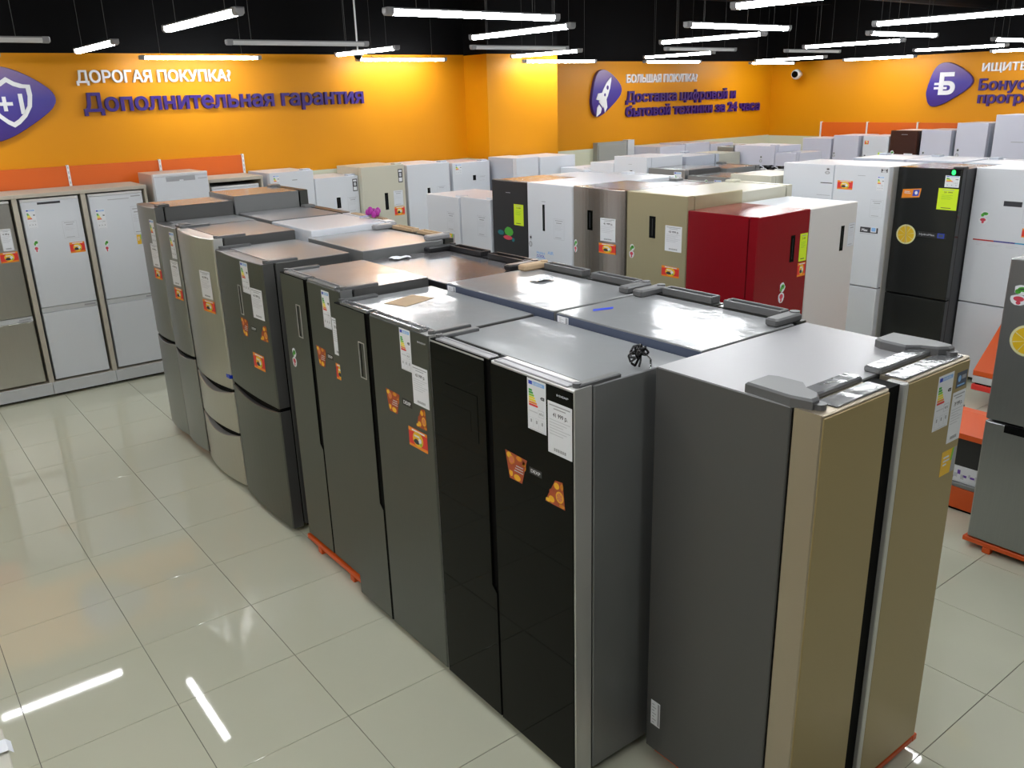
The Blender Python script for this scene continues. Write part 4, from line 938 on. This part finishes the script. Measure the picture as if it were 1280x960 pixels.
G10 = 'fridges along the right wall'
for (y0, y1, z, m, l, st) in (
   (5.95, 5.40, 1.90, 'lavender', 'plain pale fridge partly hidden at the far end of the right wall row', []),
   (5.36, 4.90, 1.955, 'lavender', 'pale fridge with a small logo, second of the right wall row', [('magnet_grey', -.23, -.17, 1.60, 1.68)]),
   (4.82, 4.38, 1.955, 'white_fridge', 'white fridge with a lime tag left of the brown one', [('lime', .06, .20, 1.56, 1.70), ('magnet_grey', -.2, -.14, 1.58, 1.66), ('promo', -.19, -.12, 1.82, 1.88)]),
   (4.36, 3.92, 2.045, 'brown_fridge', 'dark brown fridge at the right wall', [('price', .03, .17, 1.60, 1.70), ('radish', -.2, -.13, 1.60, 1.74), ('mark', -.04, .06, 1.98, 1.985)]),
   (3.86, 3.40, 2.06, 'lavender', 'pale lavender fridge right of the brown one', [('magnet_grey', -.2, -.14, 1.62, 1.74), ('mark', .02, .16, 1.70, 1.705)]),
   (3.33, 2.88, 2.165, 'lavender', 'taller pale lavender fridge, second from the right edge', [('magnet_grey', -.2, -.14, 1.66, 1.80)]),
   (2.79, 2.19, 2.28, 'lavender', 'tallest pale fridge at the right edge of the photo', [('mark', -.05, .12, 1.90, 1.91)])):
    fridge(l, '-x', 12.0, (y0+y1)/2, y0-y1, .62, .05, z, 'black_matt' if m == 'brown_fridge' else 'white_side', 'white_fridge', m, doors=two(y0-y1, .05, z), group=G10, stick=st)

# grey fridge at the right edge
fridge('grey steel fridge with radish and lemon stickers on an orange pallet at the right edge', '-x', 3.70, -1.385, .62, .63, .0705, 1.805, 'body_grey', 'top_grey', 'grey_inox',
  doors=[(-.31, .31, .855, 1.80, {}), (-.31, .31, .08, .838, {})], hinge='small', feet=False, stick=[('radish', -.275, -.18, 1.545, 1.665), ('lemon', -.25, -.07, 1.265, 1.445)])
og = [o for o in COL.objects if o.get('label', '').startswith('grey steel fridge with radish')][0]
mb = MB(); mb.box(-.20, .31, -.001, .012, .795, .838, 'gasket'); mb.build('handle_groove', og)
pallet('orange metal pallet under the grey fridge at the right edge', 3.70, 4.32, -1.70, -1.05)

# ------------------------------------------------------------------ built-in display cabinets at the left wall
t = thing('display_cabinet', 'beige cabinet row with a white plinth holding built-in fridges at the left', 'cabinet', (0, 6.12, 0))
def bay(x0, x1, tall=1.98):
    mb = MB(); mb.box(x0+.022, x1-.022, .545, .56, .14, tall-.03, 'cabinet_in'); mb.build('back_panel', t)
    mb = MB(); mb.cbox(x0, x1, -.01, .56, tall-.035, tall, 'cabinet', .002); mb.build('top_board', t)
    for a in (x0, x1-.022):
        mb = MB(); mb.box(a, a+.022, 0, .56, .10, tall-.035, 'cabinet'); mb.build('side_panel', t)
    mb = MB(); mb.box(x0+.022, x1-.022, 0, .55, .12, .145, 'cabinet'); mb.build('bottom_board', t)
    mb = MB(); mb.box(x0+.002, x1-.002, -.02, 0, .03, .145, 'plinth_white'); mb.box(x0+.03, x1-.03, .06, .09, 0, .12, 'gasket'); mb.build('plinth', t)
bays = [(-.685, -.09), (-.09, .505), (.505, 1.10), (1.72, 2.33)]
for a, b in bays: bay(a, b)
def built_in(label, x0, x1, m, z1=1.93, split=.86, stick=(), z0=.16, seam='plinth_white', disp=None, lower=None):
    w_ = x1-x0
    tt = fridge(label, '-y', 6.135, (x0+x1)/2, w_, .5, z0, z1, 'white_fridge', 'white_fridge', m, .05, doors=[(-w_/2, w_/2, split+.035, z1-.025, {}), (-w_/2, w_/2, z0+.005, split-.02, {'mat': lower or m})], hinge=None, group='built-in fridges', feet=False, stick=stick)
    b = MB(); b.box(-w_/2, w_/2, .002, .05, z1-.022, z1, 'white_plastic'); b.build('vent_strip', tt)
    b = MB(); b.box(-w_/2, w_/2, .004, .05, split-.016, split+.03, seam); b.box(w_/2-.12, w_/2-.02, -.001, .004, split, split+.015, 'ink_grey'); b.build('center_strip', tt)
    return tt
built_in('built-in fridge with a dark steel front in the cabinet at the left edge', -.64, -.135, 'inox', split=.80, stick=[('price', .13, .22, 1.478, 1.68), ('promo', .09, .24, 1.368, 1.465)])
built_in('built-in white fridge with a black control bar in the second cabinet bay', -.045, .46, 'white_fridge', stick=[('barred', -.11, .09, 1.875, 1.895), ('energy', -.22, -.14, 1.66, 1.84), ('promo', .10, .235, 1.388, 1.49), ('radish', -.21, -.16, 1.43, 1.555), ('outline', .07, .20, 1.53, 1.70)])
built_in('built-in white fridge with a thin grey control strip in the third cabinet bay', .55, 1.055, 'white_fridge', split=.85, stick=[('energy', -.21, -.125, 1.59, 1.78), ('radish', -.18, -.135, 1.357, 1.481), ('outline', .12, .23, 1.50, 1.78), ('orange_tag', .135, .19, 1.397, 1.494), ('mark', -.08, .12, 1.86, 1.866), ('mark', .14, .23, 1.875, 1.885)])
built_in('built-in white fridge low inside the separate cabinet bay right of the tall one', 1.765, 2.285, 'white_fridge', z1=1.90, split=.86)
lone = fridge('tall white built-in fridge with a grey handle bar standing free between cabinets', '-y', 6.02, 1.43, .545, .55, .05, 2.08, 'silver', 'silver', 'white_fridge', .06, doors=[(-.272, .272, .80, 2.05, {}), (-.272, .272, .055, .79, {})], hinge=None)
mb = MB(); mb.box(-.272, .272, .0, .06, 2.053, 2.078, 'white_plastic'); mb.build('vent_strip', lone)
mb = MB(); mb.box(-.15, .14, -.004, .0, 2.0, 2.045, 'ink_grey'); mb.box(-.02, .02, -.006, -.003, 2.0, 2.012, 'paper'); mb.box(.17, .26, -.003, 0, 2.01, 2.016, 'ink_grey'); mb.build('handle_bar', lone)

# ------------------------------------------------------------------ promo stands behind the grey fridge
t = thing('promo_stand', 'orange tiered stand with boxes behind the grey fridge at the right edge', 'stand', (4.12, -.99, 0))
mb = MB(); mb.cbox(0, .42, 0, .42, .02, .17, 'pallet_orange', .004); mb.box(.02, .40, .02, .40, 0, .02, 'gasket'); mb.build('base', t)
mb = MB(); mb.cbox(0, .42, .0, .42, .172, .20, 'body_grey', .004); mb.build('shelf', t)
mb = MB(); mb.prism([(0, .515), (.0, .55), (.25, .62), (.32, .62), (.32, .515)], 0, .42, 'pallet_orange', c=.004); mb.build('sloped_shelf', t)
for yy in (.0, .40):
    mb = MB(); mb.box(.385, .41, yy, yy+.02, .20, .60, 'wire'); mb.box(.32, .41, yy, yy+.02, .53, .55, 'wire'); mb.build('upright', t)
mb = MB(); mb.cbox(0, .30, 0, .33, 0, .115, 'paper', .003)
random.seed(9)
for k in range(12):
    y = .02+.022*k+random.uniform(0, .01); z = random.uniform(.02, .07)
    mb.box(-.0006, 0, y, y+random.uniform(.012, .03), z, z+random.uniform(.012, .035), 'violet' if k % 2 else 'ink_light')
mb.build('printed_box', loc=(4.14, -.93, .201), label='white box with violet pattern on the lower tier of the orange stand', cat='box')
mb = MB(); mb.cbox(0, .28, 0, .33, 0, .192, 'black_matt', .004); mb.cbox(.05, .23, .05, .28, .192, .194, 'gasket', .001); mb.build('black_box', loc=(4.14, -.93, .3165), label='black box on top of the patterned box in the orange stand', cat='box')
mb = MB(); mb.ball((0, 0, .045), .045, 'violet', 14, 9); mb.build('violet_ball', smooth=True, loc=(4.17, -.945, .603), label='violet ball on the sloping orange shelf behind the grey fridge', cat='ball')
t = thing('promo_stand', 'orange and white stand before the white fridge with the rainbow strip', 'stand', (6.15, -.86, 0))
mb = MB(); mb.cbox(0, .55, 0, .94, .17, .22, 'tag_red', .004); mb.box(.02, .53, .02, .92, .22, .236, 'gasket'); mb.build('base', t)
for ax in (.25, .45):
    for ay in (.15, .70):
        mb = MB(); mb.box(ax, ax+.04, ay, ay+.04, 0, .17, 'gasket'); mb.build('leg', t)
mb = MB(); mb.cbox(0, .55, 0, .94, .236, .30, 'plinth_white', .004); mb.build('drawer_box', t)
mb = MB(); mb.prism([(0, .302), (0, .345), (.45, .72), (.55, .72), (.55, .302)], 0, .94, 'pallet_orange', c=.003); mb.build('sloped_top', t)
mb = MB(); mb.cbox(0, .10, 0, .10, 0, .05, 'chrome', .01); mb.build('small_box', loc=(6.60, -.16, .7205), label='small shiny box on top of the sloping orange stand', cat='box')

# ------------------------------------------------------------------ shelf edge at the lower left corner
t = thing('display_shelf', 'beige shelf edge with paper tags at the lower left corner', 'shelf', (-1.318, 0, 0))
for z in (.35, .68, .98):
    mb = MB(); mb.cbox(-.45, 0, -2.6, -.50, z-.03, z, 'ivory', .003); mb.build('shelf_board', t)
for y in (-2.59, -.53):
    mb = MB(); mb.box(-.45, -.01, y, y+.022, 0, .95, 'ivory'); mb.build('side_panel', t)
for y in (-.63, -.78, -1.0, -1.25):
    mb = MB(); mb.add([(-.05, 0, .004), (.0, 0, .003), (.012, .0, -.012), (.012, .06, -.012), (0, .06, .003), (-.05, .06, .004)], [(0, 1, 4, 5), (1, 2, 3, 4)], 'paper'); mb.build('paper_tag', t, smooth=None, loc=(0, y, .985))
